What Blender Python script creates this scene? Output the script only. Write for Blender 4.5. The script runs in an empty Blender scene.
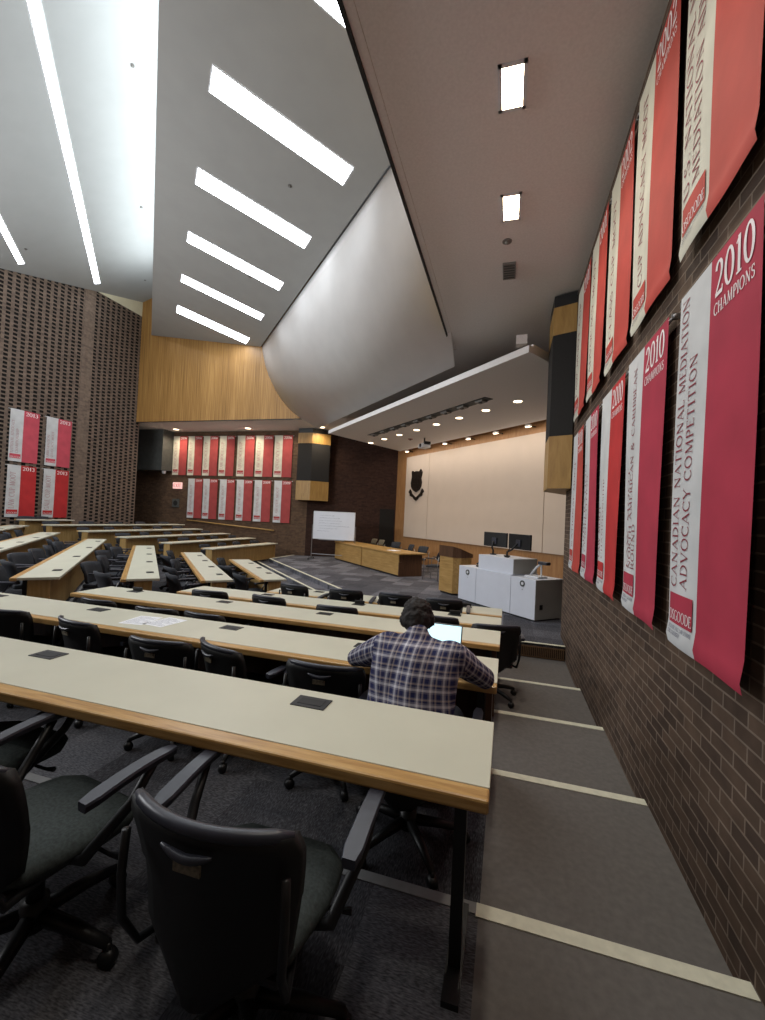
import bpy, bmesh, math, random
from mathutils import Vector, Matrix, noise
random.seed(7)
PI = math.pi
SC = bpy.context.scene
COL = SC.collection
S2 = math.sqrt(0.5)

# ------------------------------------------------------------------ materials
def new_mat(name):
    m = bpy.data.materials.new(name); m.use_nodes = True
    nt = m.node_tree; b = nt.nodes['Principled BSDF']
    return m, nt, b
def lin(c):
    return tuple(((x/255.0+0.055)/1.055)**2.4 if x > 10 else x/255.0/12.92 for x in c)+(1.0,)
def ramp(nt, stops):
    r = nt.nodes.new('ShaderNodeValToRGB'); e = r.color_ramp.elements
    e[0].position, e[0].color = stops[0][0], lin(stops[0][1])
    e[1].position, e[1].color = stops[-1][0], lin(stops[-1][1])
    for p, c in stops[1:-1]:
        k = e.new(p); k.color = lin(c)
    return r
def coords(nt, kind='Object', scale=(1,1,1), rot=(0,0,0)):
    t = nt.nodes.new('ShaderNodeTexCoord'); mp = nt.nodes.new('ShaderNodeMapping')
    mp.inputs['Scale'].default_value = scale; mp.inputs['Rotation'].default_value = rot
    nt.links.new(t.outputs[kind], mp.inputs[0]); return mp
def bump(nt, b, height, strength=.2, dist=.01):
    n = nt.nodes.new('ShaderNodeBump'); n.inputs['Strength'].default_value = strength; n.inputs['Distance'].default_value = dist
    nt.links.new(height, n.inputs['Height']); nt.links.new(n.outputs[0], b.inputs['Normal'])
def plain(name, c, rough=.5, var=.06, scale=8, metal=0, spec=.5, bmp=0):
    m, nt, b = new_mat(name)
    mp = coords(nt); n = nt.nodes.new('ShaderNodeTexNoise'); n.inputs['Scale'].default_value = scale; n.inputs['Detail'].default_value = 4
    nt.links.new(mp.outputs[0], n.inputs['Vector'])
    lo = tuple(max(0, x*(1-var)) for x in c); hi = tuple(min(255, x*(1+var)) for x in c)
    r = ramp(nt, [(.3, lo), (.7, hi)]); nt.links.new(n.outputs['Fac'], r.inputs[0]); nt.links.new(r.outputs[0], b.inputs['Base Color'])
    b.inputs['Roughness'].default_value = rough; b.inputs['Metallic'].default_value = metal
    b.inputs['Specular IOR Level'].default_value = spec
    if bmp: bump(nt, b, n.outputs['Fac'], bmp)
    return m
def emit(name, c, s):
    m, nt, b = new_mat(name)
    b.inputs['Base Color'].default_value = lin(c); b.inputs['Emission Color'].default_value = lin(c); b.inputs['Emission Strength'].default_value = s
    return m
def wood(name, lo, mid, hi, axis='x', rough=.35, stretch=14, scale=3, spec=.5):
    m, nt, b = new_mat(name)
    s = {'x': (1, stretch, stretch), 'y': (stretch, 1, stretch), 'z': (stretch, stretch, 1)}[axis]
    mp = coords(nt, 'Object', s); n = nt.nodes.new('ShaderNodeTexNoise')
    n.inputs['Scale'].default_value = scale; n.inputs['Detail'].default_value = 6; n.inputs['Roughness'].default_value = .65; n.inputs['Distortion'].default_value = .4
    nt.links.new(mp.outputs[0], n.inputs['Vector'])
    r = ramp(nt, [(.28, lo), (.5, mid), (.72, hi)]); nt.links.new(n.outputs['Fac'], r.inputs[0]); nt.links.new(r.outputs[0], b.inputs['Base Color'])
    b.inputs['Roughness'].default_value = rough; b.inputs['Specular IOR Level'].default_value = spec
    bump(nt, b, n.outputs['Fac'], .06)
    return m
def brick_mat(name, c1, c2, cm, holes=False):
    m, nt, b = new_mat(name)
    uv = nt.nodes.new('ShaderNodeTexCoord')
    br = nt.nodes.new('ShaderNodeTexBrick'); br.inputs['Scale'].default_value = 1.0
    br.inputs['Brick Width'].default_value = .2; br.inputs['Row Height'].default_value = .0677; br.inputs['Mortar Size'].default_value = .0055
    br.inputs['Mortar Smooth'].default_value = .3; br.inputs['Bias'].default_value = -.1
    br.inputs['Color1'].default_value = lin(c1); br.inputs['Color2'].default_value = lin(c2); br.inputs['Mortar'].default_value = lin(cm)
    nt.links.new(uv.outputs['UV'], br.inputs['Vector'])
    n = nt.nodes.new('ShaderNodeTexNoise'); n.inputs['Scale'].default_value = 9; n.inputs['Detail'].default_value = 5
    nt.links.new(uv.outputs['UV'], n.inputs['Vector'])
    mx = nt.nodes.new('ShaderNodeMix'); mx.data_type = 'RGBA'; mx.blend_type = 'MULTIPLY'; mx.inputs[0].default_value = .55
    rr = ramp(nt, [(.25, (150, 145, 145)), (.75, (255, 255, 255))]); nt.links.new(n.outputs['Fac'], rr.inputs[0])
    nt.links.new(br.outputs['Color'], mx.inputs[6]); nt.links.new(rr.outputs[0], mx.inputs[7])
    b.inputs['Roughness'].default_value = .85; b.inputs['Specular IOR Level'].default_value = .25
    out = mx.outputs[2]
    mh = nt.nodes.new('ShaderNodeMath'); mh.operation = 'SUBTRACT'; mh.inputs[0].default_value = 1; nt.links.new(br.outputs['Fac'], mh.inputs[1])
    hgt = mh.outputs[0]
    if holes:
        h2 = nt.nodes.new('ShaderNodeTexBrick'); h2.offset = .0
        h2.inputs['Scale'].default_value = 1.0; h2.inputs['Brick Width'].default_value = .24; h2.inputs['Row Height'].default_value = .1354
        h2.inputs['Mortar Size'].default_value = .034; h2.inputs['Mortar Smooth'].default_value = .06
        h2.inputs['Color1'].default_value = (0,0,0,1); h2.inputs['Color2'].default_value = (0,0,0,1); h2.inputs['Mortar'].default_value = (1,1,1,1)
        mp = nt.nodes.new('ShaderNodeMapping'); nt.links.new(uv.outputs['UV'], mp.inputs[0]); nt.links.new(mp.outputs[0], h2.inputs['Vector'])
        # narrow the openings sideways with a second lattice
        w = nt.nodes.new('ShaderNodeSeparateXYZ'); nt.links.new(uv.outputs['UV'], w.inputs[0])
        def op(o, a, bb):
            k = nt.nodes.new('ShaderNodeMath'); k.operation = o
            for i, q in enumerate((a, bb)):
                if q is None: continue
                if isinstance(q, (int, float)): k.inputs[i].default_value = q
                else: nt.links.new(q, k.inputs[i])
            return k.outputs[0]
        col_ = op('FLOOR', op('DIVIDE', w.outputs[0], .24), None)
        odd = op('MODULO', col_, 2)
        fx = op('FRACT', op('DIVIDE', w.outputs[0], .24), None)
        fy = op('FRACT', op('ADD', op('DIVIDE', w.outputs[1], .1354), op('MULTIPLY', odd, .5)), None)
        inx = op('LESS_THAN', op('ABSOLUTE', op('SUBTRACT', fx, .5), None), .275)
        iny = op('LESS_THAN', op('ABSOLUTE', op('SUBTRACT', fy, .5), None), .30)
        mask = op('MULTIPLY', inx, iny)
        nt.nodes.remove(h2); nt.nodes.remove(mp)
        m2 = nt.nodes.new('ShaderNodeMix'); m2.data_type = 'RGBA'; nt.links.new(mask, m2.inputs[0]); nt.links.new(out, m2.inputs[6]); m2.inputs[7].default_value = lin((12, 10, 10))
        out = m2.outputs[2]
        hgt = op('SUBTRACT', hgt, op('MULTIPLY', mask, 4))
    nt.links.new(out, b.inputs['Base Color'])
    bump(nt, b, hgt, .5, .006)
    return m
def carpet_mat(name, cols, tile=.5):
    m, nt, b = new_mat(name)
    mp = coords(nt, 'Object', (1/tile, 1/tile, 1/tile))
    def op(o, a, bb=None):
        k = nt.nodes.new('ShaderNodeMath'); k.operation = o
        for i, q in enumerate((a, bb)):
            if q is None: continue
            if isinstance(q, (int, float)): k.inputs[i].default_value = q
            else: nt.links.new(q, k.inputs[i])
        return k.outputs[0]
    fl = nt.nodes.new('ShaderNodeVectorMath'); fl.operation = 'FLOOR'; nt.links.new(mp.outputs[0], fl.inputs[0])
    wn = nt.nodes.new('ShaderNodeTexWhiteNoise'); wn.noise_dimensions = '2D'; nt.links.new(fl.outputs[0], wn.inputs['Vector'])
    big = nt.nodes.new('ShaderNodeTexNoise'); big.inputs['Scale'].default_value = 1.7; big.inputs['Detail'].default_value = 2; nt.links.new(mp.outputs[0], big.inputs['Vector'])
    mpx = coords(nt, 'Object', (22, 90, 1)); sx = nt.nodes.new('ShaderNodeTexNoise'); sx.inputs['Scale'].default_value = 2.0; sx.inputs['Detail'].default_value = 3; nt.links.new(mpx.outputs[0], sx.inputs['Vector'])
    mpy = coords(nt, 'Object', (90, 22, 1)); sy = nt.nodes.new('ShaderNodeTexNoise'); sy.inputs['Scale'].default_value = 2.0; sy.inputs['Detail'].default_value = 3; nt.links.new(mpy.outputs[0], sy.inputs['Vector'])
    pick = op('GREATER_THAN', wn.outputs['Value'], .5)
    st = op('ADD', op('MULTIPLY', sx.outputs['Fac'], pick), op('MULTIPLY', sy.outputs['Fac'], op('SUBTRACT', 1, pick)))
    f = op('ADD', op('ADD', op('MULTIPLY', wn.outputs['Value'], .22), op('MULTIPLY', st, .75)), op('MULTIPLY', big.outputs['Fac'], .08))
    r = ramp(nt, [(.3, cols[0]), (.5, cols[1]), (.75, cols[2])]); nt.links.new(f, r.inputs[0]); nt.links.new(r.outputs[0], b.inputs['Base Color'])
    b.inputs['Roughness'].default_value = .95; b.inputs['Specular IOR Level'].default_value = .1
    bump(nt, b, st, .3, .004)
    return m
def slat_wood(name, lo, mid, hi):
    m, nt, b = new_mat(name)
    mp = coords(nt, 'Object', (16, 16, .25)); n = nt.nodes.new('ShaderNodeTexNoise'); n.inputs['Scale'].default_value = 2; n.inputs['Detail'].default_value = 5
    nt.links.new(mp.outputs[0], n.inputs['Vector'])
    mp2 = coords(nt, 'Object', (1.2, 1.2, .02)); n2 = nt.nodes.new('ShaderNodeTexNoise'); n2.inputs['Scale'].default_value = 1.5; nt.links.new(mp2.outputs[0], n2.inputs['Vector'])
    a = nt.nodes.new('ShaderNodeMath'); a.operation = 'MULTIPLY_ADD'; nt.links.new(n.outputs['Fac'], a.inputs[0]); a.inputs[1].default_value = .75
    a2 = nt.nodes.new('ShaderNodeMath'); a2.operation = 'MULTIPLY'; nt.links.new(n2.outputs['Fac'], a2.inputs[0]); a2.inputs[1].default_value = .25; nt.links.new(a2.outputs[0], a.inputs[2])
    r = ramp(nt, [(.3, lo), (.5, mid), (.7, hi)]); nt.links.new(a.outputs[0], r.inputs[0]); nt.links.new(r.outputs[0], b.inputs['Base Color'])
    b.inputs['Roughness'].default_value = .45
    wv = nt.nodes.new('ShaderNodeTexWave'); wv.inputs['Scale'].default_value = 5; mp3 = coords(nt, 'Object', (1, 1, 0)); nt.links.new(mp3.outputs[0], wv.inputs['Vector'])
    bump(nt, b, wv.outputs['Fac'], .35, .01)
    return m
def plaid_mat(name):
    m, nt, b = new_mat(name)
    t = nt.nodes.new('ShaderNodeTexCoord'); s = nt.nodes.new('ShaderNodeSeparateXYZ'); nt.links.new(t.outputs['UV'], s.inputs[0])
    def stripes(src, period):
        d = nt.nodes.new('ShaderNodeMath'); d.operation = 'DIVIDE'; nt.links.new(src, d.inputs[0]); d.inputs[1].default_value = period
        f = nt.nodes.new('ShaderNodeMath'); f.operation = 'FRACT'; nt.links.new(d.outputs[0], f.inputs[0])
        r = nt.nodes.new('ShaderNodeValToRGB'); r.color_ramp.interpolation = 'CONSTANT'
        e = r.color_ramp.elements; e[0].position = 0; e[0].color = lin((40, 44, 82)); e[1].position = .30; e[1].color = lin((112, 110, 128))
        for p, c in ((.42, (206, 205, 212)), (.58, (128, 126, 140)), (.70, (48, 52, 86)), (.82, (128, 122, 126)), (.88, (186, 166, 148)), (.92, (112, 110, 124))):
            k = e.new(p); k.color = lin(c)
        nt.links.new(f.outputs[0], r.inputs[0]); return r.outputs[0]
    a = stripes(s.outputs[0], .062); c = stripes(s.outputs[1], .074)
    mx = nt.nodes.new('ShaderNodeMix'); mx.data_type = 'RGBA'; mx.inputs[0].default_value = .5
    nt.links.new(a, mx.inputs[6]); nt.links.new(c, mx.inputs[7]); nt.links.new(mx.outputs[2], b.inputs['Base Color'])
    b.inputs['Roughness'].default_value = .85; b.inputs['Specular IOR Level'].default_value = .15
    return m
def cloth_mat(name, c):
    m, nt, b = new_mat(name)
    mp = coords(nt); n = nt.nodes.new('ShaderNodeTexNoise'); n.inputs['Scale'].default_value = 3; n.inputs['Detail'].default_value = 3; nt.links.new(mp.outputs[0], n.inputs['Vector'])
    r = ramp(nt, [(.3, tuple(x*.93 for x in c)), (.7, tuple(min(255, x*1.04) for x in c))]); nt.links.new(n.outputs['Fac'], r.inputs[0]); nt.links.new(r.outputs[0], b.inputs['Base Color'])
    b.inputs['Roughness'].default_value = .7; b.inputs['Specular IOR Level'].default_value = .2
    return m

M = {}
M['laminate'] = plain('desk laminate', (201, 200, 182), .42, .015, 3, spec=.35)
M['oak_edge'] = wood('oak edge', (150, 108, 58), (186, 146, 88), (204, 168, 112), 'x', .32, 12, 3)
M['oak_panel'] = wood('oak veneer panel', (140, 112, 66), (164, 134, 84), (180, 152, 102), 'z', .45, 10, 2)
M['oak_dark'] = wood('dark walnut veneer', (62, 42, 28), (84, 58, 40), (100, 72, 50), 'z', .4, 10, 2)
M['oak_stage'] = wood('honey oak veneer', (150, 116, 66), (174, 138, 82), (190, 156, 102), 'x', .4, 10, 2)
M['oak_wall'] = wood('oak wall panel', (148, 106, 66), (164, 122, 80), (178, 136, 92), 'z', .45, 8, 2)
M['slat'] = slat_wood('oak slat fascia', (118, 84, 42), (156, 116, 62), (190, 148, 90))
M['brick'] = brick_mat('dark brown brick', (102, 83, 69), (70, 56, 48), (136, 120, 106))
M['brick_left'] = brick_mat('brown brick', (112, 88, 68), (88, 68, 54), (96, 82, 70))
M['brick_stage'] = brick_mat('dark stage brick', (72, 50, 42), (54, 38, 33), (58, 44, 38))  # darker brick tone for the stage side walls
M['brick_pier'] = brick_mat('plain pier brick', (140, 122, 108), (116, 101, 90), (128, 115, 104))
M['brick_holes'] = brick_mat('perforated brick', (134, 116, 103), (108, 94, 84), (124, 110, 99), True)
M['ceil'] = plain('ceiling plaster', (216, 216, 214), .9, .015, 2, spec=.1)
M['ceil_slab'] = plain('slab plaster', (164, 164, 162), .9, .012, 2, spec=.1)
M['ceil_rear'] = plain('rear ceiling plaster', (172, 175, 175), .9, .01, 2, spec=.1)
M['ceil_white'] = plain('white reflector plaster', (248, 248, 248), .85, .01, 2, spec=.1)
M['soffit'] = plain('soffit plaster', (226, 222, 220), .9, .02, 40, spec=.1, bmp=.05)
M['cream'] = plain('cream plaster', (214, 208, 180), .9, .02, 3)
M['black_trim'] = plain('black reveal', (18, 17, 17), .6)
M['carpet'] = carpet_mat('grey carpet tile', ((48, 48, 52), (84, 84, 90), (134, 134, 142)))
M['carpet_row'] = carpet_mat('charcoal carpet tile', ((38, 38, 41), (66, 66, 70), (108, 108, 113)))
M['aisle'] = plain('grey aisle flooring', (104, 100, 97), .75, .05, 30, spec=.2, bmp=.05)
M['nosing'] = plain('pale nosing strip', (212, 210, 190), .6, .04, 20)
M['nosing_grey'] = plain('grey nosing strip', (120, 120, 120), .6, .05, 20)
M['screen'] = plain('pale screen panel', (206, 192, 178), .7, .01, 2, spec=.2)
M['black'] = plain('black plastic', (18, 18, 20), .45, .1, 20)
M['black_soft'] = plain('black chair shell', (11, 11, 12), .6, .08, 30)
M['grey_plastic'] = plain('grey arm plastic', (52, 54, 64), .38, .06, 20)
M['seat_fabric'] = plain('charcoal seat fabric', (66, 72, 72), .9, .12, 90, spec=.1, bmp=.1)
M['chair_far'] = plain('grey chair fabric', (40, 43, 50), .8, .1, 60)
M['sticker'] = plain('beige sticker', (122, 114, 96), .6, .2, 90)
M['steel'] = plain('brushed metal', (150, 150, 152), .35, .05, 30, metal=.8)
M['white_metal'] = plain('white enamel', (214, 216, 220), .4, .02, 8)
M['podium'] = plain('white podium laminate', (214, 218, 228), .45, .01, 4)
M['podium_side'] = plain('grey podium side', (170, 170, 166), .55, .02, 4)
M['red_old'] = cloth_mat('faded red cloth', (186, 74, 66))
M['red'] = cloth_mat('crimson cloth', (176, 58, 78))
M['red_bright'] = cloth_mat('scarlet cloth', (188, 54, 56))
M['red_faded'] = cloth_mat('dusty red cloth', (166, 74, 74))
M['pink_red'] = cloth_mat('pinkish red cloth', (200, 84, 98))
M['white_cloth'] = cloth_mat('white cloth', (206, 208, 210))
M['cream_cloth'] = cloth_mat('cream cloth', (208, 206, 192))
M['ink'] = plain('dark crimson ink', (134, 44, 60), .7)
M['ink_far'] = plain('faded ink', (168, 110, 116), .7)
M['ink_white'] = plain('white ink', (238, 228, 230), .7)
M['ink_blue'] = plain('slate ink', (92, 98, 122), .7)
M['paper'] = plain('white paper', (232, 234, 238), .7, .02, 40)
M['board'] = plain('whiteboard surface', (226, 230, 238), .25, .01, 3)
M['speaker_cloth'] = plain('black speaker cloth', (34, 33, 33), .9, .1, 60)
M['box_wood'] = wood('golden speaker cabinet', (140, 106, 54), (160, 124, 66), (174, 138, 80), 'z', .45, 6, 2)
M['grey_box'] = plain('dark grey panel', (74, 76, 74), .7)
M['bronze'] = plain('dark bronze', (40, 34, 30), .45, .35, 60, metal=.5, bmp=.4)
M['slit'] = emit('cool diffuser', (244, 250, 255), 9)
M['line'] = emit('line diffuser', (246, 250, 255), 8)
M['warm_lamp'] = emit('warm diffuser', (255, 236, 196), 16)
M['wash_lamp'] = emit('wash lamp lens', (255, 226, 186), 4)
M['laptop_screen'] = emit('lit laptop screen', (190, 226, 236), .85)
M['exit'] = emit('exit sign face', (240, 190, 184), .5)
M['exit_red'] = plain('exit red', (196, 40, 40), .6)
M['skin'] = plain('skin', (206, 156, 130), .55, .04, 20)
M['hair'] = plain('dark brown hair', (20, 14, 12), .75, .5, 40, bmp=.5)
M['plaid'] = plaid_mat('plaid flannel')
M['jeans'] = plain('dark trousers', (40, 44, 56), .9, .1, 60)
M['shoe'] = plain('dark shoe', (34, 32, 32), .6)
M['glass_dark'] = plain('dark monitor glass', (16, 18, 22), .15, .05, 5)
M['eye_white'] = plain('eye white', (226, 222, 216), .3)
M['eye_dark'] = plain('iris', (50, 34, 24), .25)
M['lip'] = plain('lip', (176, 110, 98), .5)
M['sensor'] = plain('sensor plastic', (120, 118, 114), .5)
M['sensor_red'] = plain('red detector', (150, 36, 30), .5)
M['void'] = plain('dark doorway', (14, 12, 12), .8)
M['grille'] = plain('bronze grille', (110, 84, 60), .5, .1, 20)

# ------------------------------------------------------------------ mesh helpers
class MB:
    def __init__(s): s.bm = bmesh.new(); s.uv = s.bm.loops.layers.uv.new('UVMap')
    def poly(s, pts, uvs=None, mi=0):
        vs = [s.bm.verts.new(p) for p in pts]
        f = s.bm.faces.new(vs); f.material_index = mi
        if uvs:
            for l, q in zip(f.loops, uvs): l[s.uv].uv = q
        return f
    def box(s, x0, x1, y0, y1, z0, z1, bev=0, mat=None, mi=0):
        r = bmesh.ops.create_cube(s.bm, size=1)
        vs = r['verts']
        for v in vs:
            v.co = Vector(((x0+x1)/2+v.co.x*(x1-x0), (y0+y1)/2+v.co.y*(y1-y0), (z0+z1)/2+v.co.z*(z1-z0)))
        fs = set(f for v in vs for f in v.link_faces)
        for f in fs: f.material_index = mi
        if bev:
            es = set(e for v in vs for e in v.link_edges)
            rr = bmesh.ops.bevel(s.bm, geom=list(es), offset=bev, segments=2, affect='EDGES', profile=.5)
            vs = list(set(v for f in rr['faces'] for v in f.verts) | set(v for v in vs if v.is_valid))
        if mat is not None:
            bmesh.ops.transform(s.bm, matrix=mat, verts=[v for v in vs if v.is_valid])
        return s
    def prism(s, pts, z0, z1, mi=0):
        n = len(pts)
        a = [s.bm.verts.new((p[0], p[1], z0)) for p in pts]; b = [s.bm.verts.new((p[0], p[1], z1)) for p in pts]
        s.bm.faces.new(a[::-1]); s.bm.faces.new(b)
        for i in range(n): s.bm.faces.new((a[i], a[(i+1) % n], b[(i+1) % n], b[i]))
        return s
    def tube(s, path, r, n=8, cap=True):
        path = [Vector(p) for p in path]; rs = r if isinstance(r, (list, tuple)) else [r]*len(path)
        rings = []; prev = None
        for i, p in enumerate(path):
            d = (path[min(i+1, len(path)-1)]-path[max(i-1, 0)]).normalized()
            if prev is None:
                up = Vector((0, 0, 1)) if abs(d.z) < .9 else Vector((1, 0, 0))
            else: up = prev
            sx = d.cross(up).normalized(); up = sx.cross(d).normalized(); prev = up
            rings.append([s.bm.verts.new(p+(sx*math.cos(2*PI*k/n)+up*math.sin(2*PI*k/n))*rs[i]) for k in range(n)])
        for a, b in zip(rings, rings[1:]):
            for k in range(n): s.bm.faces.new((a[k], a[(k+1) % n], b[(k+1) % n], b[k]))
        if cap: s.bm.faces.new(rings[0][::-1]); s.bm.faces.new(rings[-1])
        return s
    def cyl(s, c, r, h, n=20, axis='z', r2=None):
        c = Vector(c); d = {'x': Vector((1,0,0)), 'y': Vector((0,1,0)), 'z': Vector((0,0,1))}[axis]
        return s.tube([c-d*h/2, c+d*h/2], [r, r if r2 is None else r2], n)
    def ball(s, c, r, n=12, sc=(1,1,1)):
        rr = bmesh.ops.create_uvsphere(s.bm, u_segments=n, v_segments=max(6, n//2+2), radius=r)
        for v in rr['verts']: v.co = Vector((c[0]+v.co.x*sc[0], c[1]+v.co.y*sc[1], c[2]+v.co.z*sc[2]))
        return s
    def obj(s, name, mat, parent=None, smooth=False, fix=True):
        if fix: bmesh.ops.recalc_face_normals(s.bm, faces=s.bm.faces[:])
        me = bpy.data.meshes.new(name); s.bm.to_mesh(me); s.bm.free()
        mats = mat if isinstance(mat, (list, tuple)) else [mat]
        for k in mats: me.materials.append(M[k] if isinstance(k, str) else k)
        if smooth:
            for p in me.polygons: p.use_smooth = True
        o = bpy.data.objects.new(name, me); COL.objects.link(o)
        if parent: o.parent = parent
        return o
def thing(name, label, cat, loc=(0,0,0), rz=0, group=None):
    o = bpy.data.objects.new(name, None); COL.objects.link(o); o.empty_display_size = .05
    o.location = loc; o.rotation_euler = (0, 0, rz); o['label'] = label; o['category'] = cat
    if group: o['group'] = group
    return o
def tag(o, label, cat, group=None):
    o['label'] = label; o['category'] = cat
    if group: o['group'] = group
    return o
def struct(o): o['kind'] = 'structure'; return o
def copy_tree(o, loc, rz, label=None, group=None):
    c = o.copy(); COL.objects.link(c); c.location = loc; c.rotation_euler = (0, 0, rz)
    if label: c['label'] = label
    if group: c['group'] = group
    def rec(src, dst):
        for ch in list(src.children):
            k = ch.copy(); COL.objects.link(k); k.parent = dst; rec(ch, k)
    rec(o, c); return c
ORD = ['first', 'second', 'third', 'fourth', 'fifth', 'sixth', 'seventh', 'eighth', 'ninth', 'tenth', 'eleventh', 'twelfth', 'thirteenth', 'fourteenth', 'fifteenth', 'sixteenth']
WORDS = ['zero', 'one', 'two', 'three', 'four', 'five', 'six']

# ------------------------------------------------------------------ the setting: floors
NY = [-1.2, 1.914, 3.161, 4.408, 5.655, 7.07]          # right block step lines
CS = [-5.2, -3.23, -1.53, .17, 1.77, 5.45]             # centre block step lines (x+y)
LX = [-14.7, -13.65, -12.55, -11.45, -10.35, -9.35]    # left block step lines
LZ = [.28, .16, .02, -.12, -.26, -.40]
DROP = .106
def zt(i): return -DROP*i
def floor_poly(name, pts, z, mat, z0=-1.0):
    b = MB(); b.prism(pts, z0, z); return struct(b.obj(name, mat))
XA = -.05; XW = .92
mit = lambda i: (CS[i]-NY[i], NY[i])
for i in range(5):   # tiers i: z=zt(i)
    a, c = NY[i], NY[i+1]
    li = (CS[i]-a, a) if i else (CS[0]-a, a)
    lo = (CS[i+1]-c, c)
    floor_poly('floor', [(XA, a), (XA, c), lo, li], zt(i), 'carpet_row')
    floor_poly('floor', [(XW, a), (XW, c), (XA, c), (XA, a)], zt(i), 'aisle')
    # centre tiers
    lA = LX[i]; lB = LX[i+1]
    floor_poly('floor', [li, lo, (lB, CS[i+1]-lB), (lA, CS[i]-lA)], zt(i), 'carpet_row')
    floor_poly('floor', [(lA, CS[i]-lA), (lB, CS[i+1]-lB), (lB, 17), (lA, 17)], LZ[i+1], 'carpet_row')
# behind row one of the centre block and at the far back
floor_poly('floor', [(CS[0]+1.2, -1.2), (LX[0], CS[0]-LX[0]), (-15.7, CS[0]+15.7), (-15.7, 6), (-8.5, -1.2)], DROP, 'carpet_row')
floor_poly('floor', [(LX[0], CS[0]-LX[0]), (LX[0], 17), (-18, 17), (-18, 9), (-15.7, CS[0]+15.7)], LZ[0], 'carpet_row')
# tread edge strips of the row tiers
for i in range(1, 5):
    b = MB(); lo = (CS[i]-NY[i], NY[i]); lB = LX[i]
    b.box(lo[0], XA, NY[i]-.05, NY[i]+.004, zt(i-1)-.03, zt(i-1)+.004)
    struct(b.obj('trim_1', 'nosing_grey'))
    b = MB(); b.box(XA-.01, XW-.005, NY[i]-.062, NY[i]+.004, zt(i-1)-.02, zt(i-1)+.005)
    struct(b.obj('trim_2', 'nosing'))
    p, q = Vector((lo[0], lo[1], zt(i-1))), Vector((lB, CS[i]-lB, zt(i-1)))
    n = Vector((-S2, -S2, 0))*.05
    b = MB(); b.prism([p[:2], q[:2], (q+n)[:2], (p+n)[:2]], zt(i-1)-.03, zt(i-1)+.004); struct(b.obj('trim_1', 'nosing_grey'))
# stage with its steps and vent grille
ZS = -.21
stage_pts = [(XW, 7.07), (XW, 7.7), (2.7, 11.3), (-4.9, 18.9), (-8.4, 17), (-8.95, 17), (-8.95, 15.02), (-1.0, 7.07)]
floor_poly('floor', stage_pts, ZS, 'carpet')
floor_poly('floor', [(-1.62, 7.07), (-1.0, 7.07), (-8.95, 15.02), (-8.95, 17), (-9.35, 17), (-9.35, 14.80)], -.335, 'carpet')
def strip(p, q, w, z, name='trim_3', mat='nosing', side=1):
    p = Vector(p); q = Vector(q); d = (q-p).normalized(); n = Vector((-d.y, d.x))*w*side
    b = MB(); b.prism([p, q, q+n, p+n], z-.02, z+.005); return struct(b.obj(name, mat))
strip((XW, 7.07), (-1.0, 7.07), .07, ZS, side=-1)
strip((-1.0, 7.07), (-8.95, 15.02), .07, ZS, side=-1)
strip((-1.62, 7.07), (-9.35, 14.80), .07, -.335, side=-1)
strip((-8.95, 15.02), (-8.95, 17), .07, ZS, side=-1)
b = MB()
for k in range(34):
    x = -.02+k*.0275; b.box(x, x+.014, 7.045, 7.068, -.40, -.26)
b.box(-.03, .915, 7.05, 7.069, -.262, -.245); b.box(-.03, .915, 7.05, 7.069, -.415, -.40)
t = thing('vent_grille', 'bronze slotted vent grille in the stage riser at the foot of the aisle', 'vent'); b.obj('grille_bars', 'grille', t)
b = MB(); b.box(-.03, .915, 7.062, 7.0695, -.42, -.24); b.obj('backing', 'void', t)

# ------------------------------------------------------------------ walls
def wall(name, p, q, z0, z1, mat, thick=.25, out=1):
    """vertical wall from p to q, uv in metres, thickness behind"""
    p = Vector((p[0], p[1])); q = Vector((q[0], q[1])); d = q-p; L = d.length; d.normalize(); n = Vector((-d.y, d.x))*thick*out
    b = MB()
    def Q(a, c, u0, u1):
        b.poly([(a.x, a.y, z0), (c.x, c.y, z0), (c.x, c.y, z1), (a.x, a.y, z1)], [(u0, z0), (u1, z0), (u1, z1), (u0, z1)])
    Q(p, q, 0, L); Q(q, q+n, 0, thick); Q(q+n, p+n, 0, L); Q(p+n, p, 0, thick)
    b.poly([(p.x, p.y, z1), (q.x, q.y, z1), ((q+n).x, (q+n).y, z1), ((p+n).x, (p+n).y, z1)], [(0, 0)]*4)
    return struct(b.obj(name, mat))
ZSOF = 5.27
wall('wall_right', (XW, -1.2), (XW, 7.7), -.9, ZSOF+.3, 'brick', out=-1)
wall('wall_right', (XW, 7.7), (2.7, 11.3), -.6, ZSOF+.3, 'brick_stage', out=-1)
wall('wall_stage', (2.7, 11.3), (-4.9, 18.9), -.6, ZSOF+.3, 'oak_wall', out=-1)
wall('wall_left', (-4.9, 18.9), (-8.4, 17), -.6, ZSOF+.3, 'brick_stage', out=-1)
wall('wall_left', (-8.4, 17), (-18, 17), -.9, ZSOF+.3, 'brick_left', out=-1)
wall('wall_far', (-18, 17), (-18, 9), -.6, ZSOF+4.8, 'brick_left', out=-1)
wall('wall_back', (-15.7, 15.0), (-15.7, 12.66), -.6, 9.9, 'brick_holes', thick=.4, out=-1)
wall('wall_back', (-15.69, 12.66), (-15.69, 12.22), -.6, 9.9, 'brick_pier', thick=.41, out=-1)
wall('wall_back', (-15.7, 12.22), (-15.7, 6), -.6, 9.9, 'brick_holes', thick=.4, out=-1)
wall('wall_back', (-15.7, 6), (-8.5, -1.2), -.6, 9.9, 'brick_holes', thick=.4, out=-1)
wall('wall_back', (-8.5, -1.2), (XW, -1.2), -.6, 11.2, 'brick', out=-1)
b = MB(); b.box(-15.9, -15.68, 6, 15.0, 9.9, 11.3); struct(b.obj('wall_upper', 'cream'))
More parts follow.
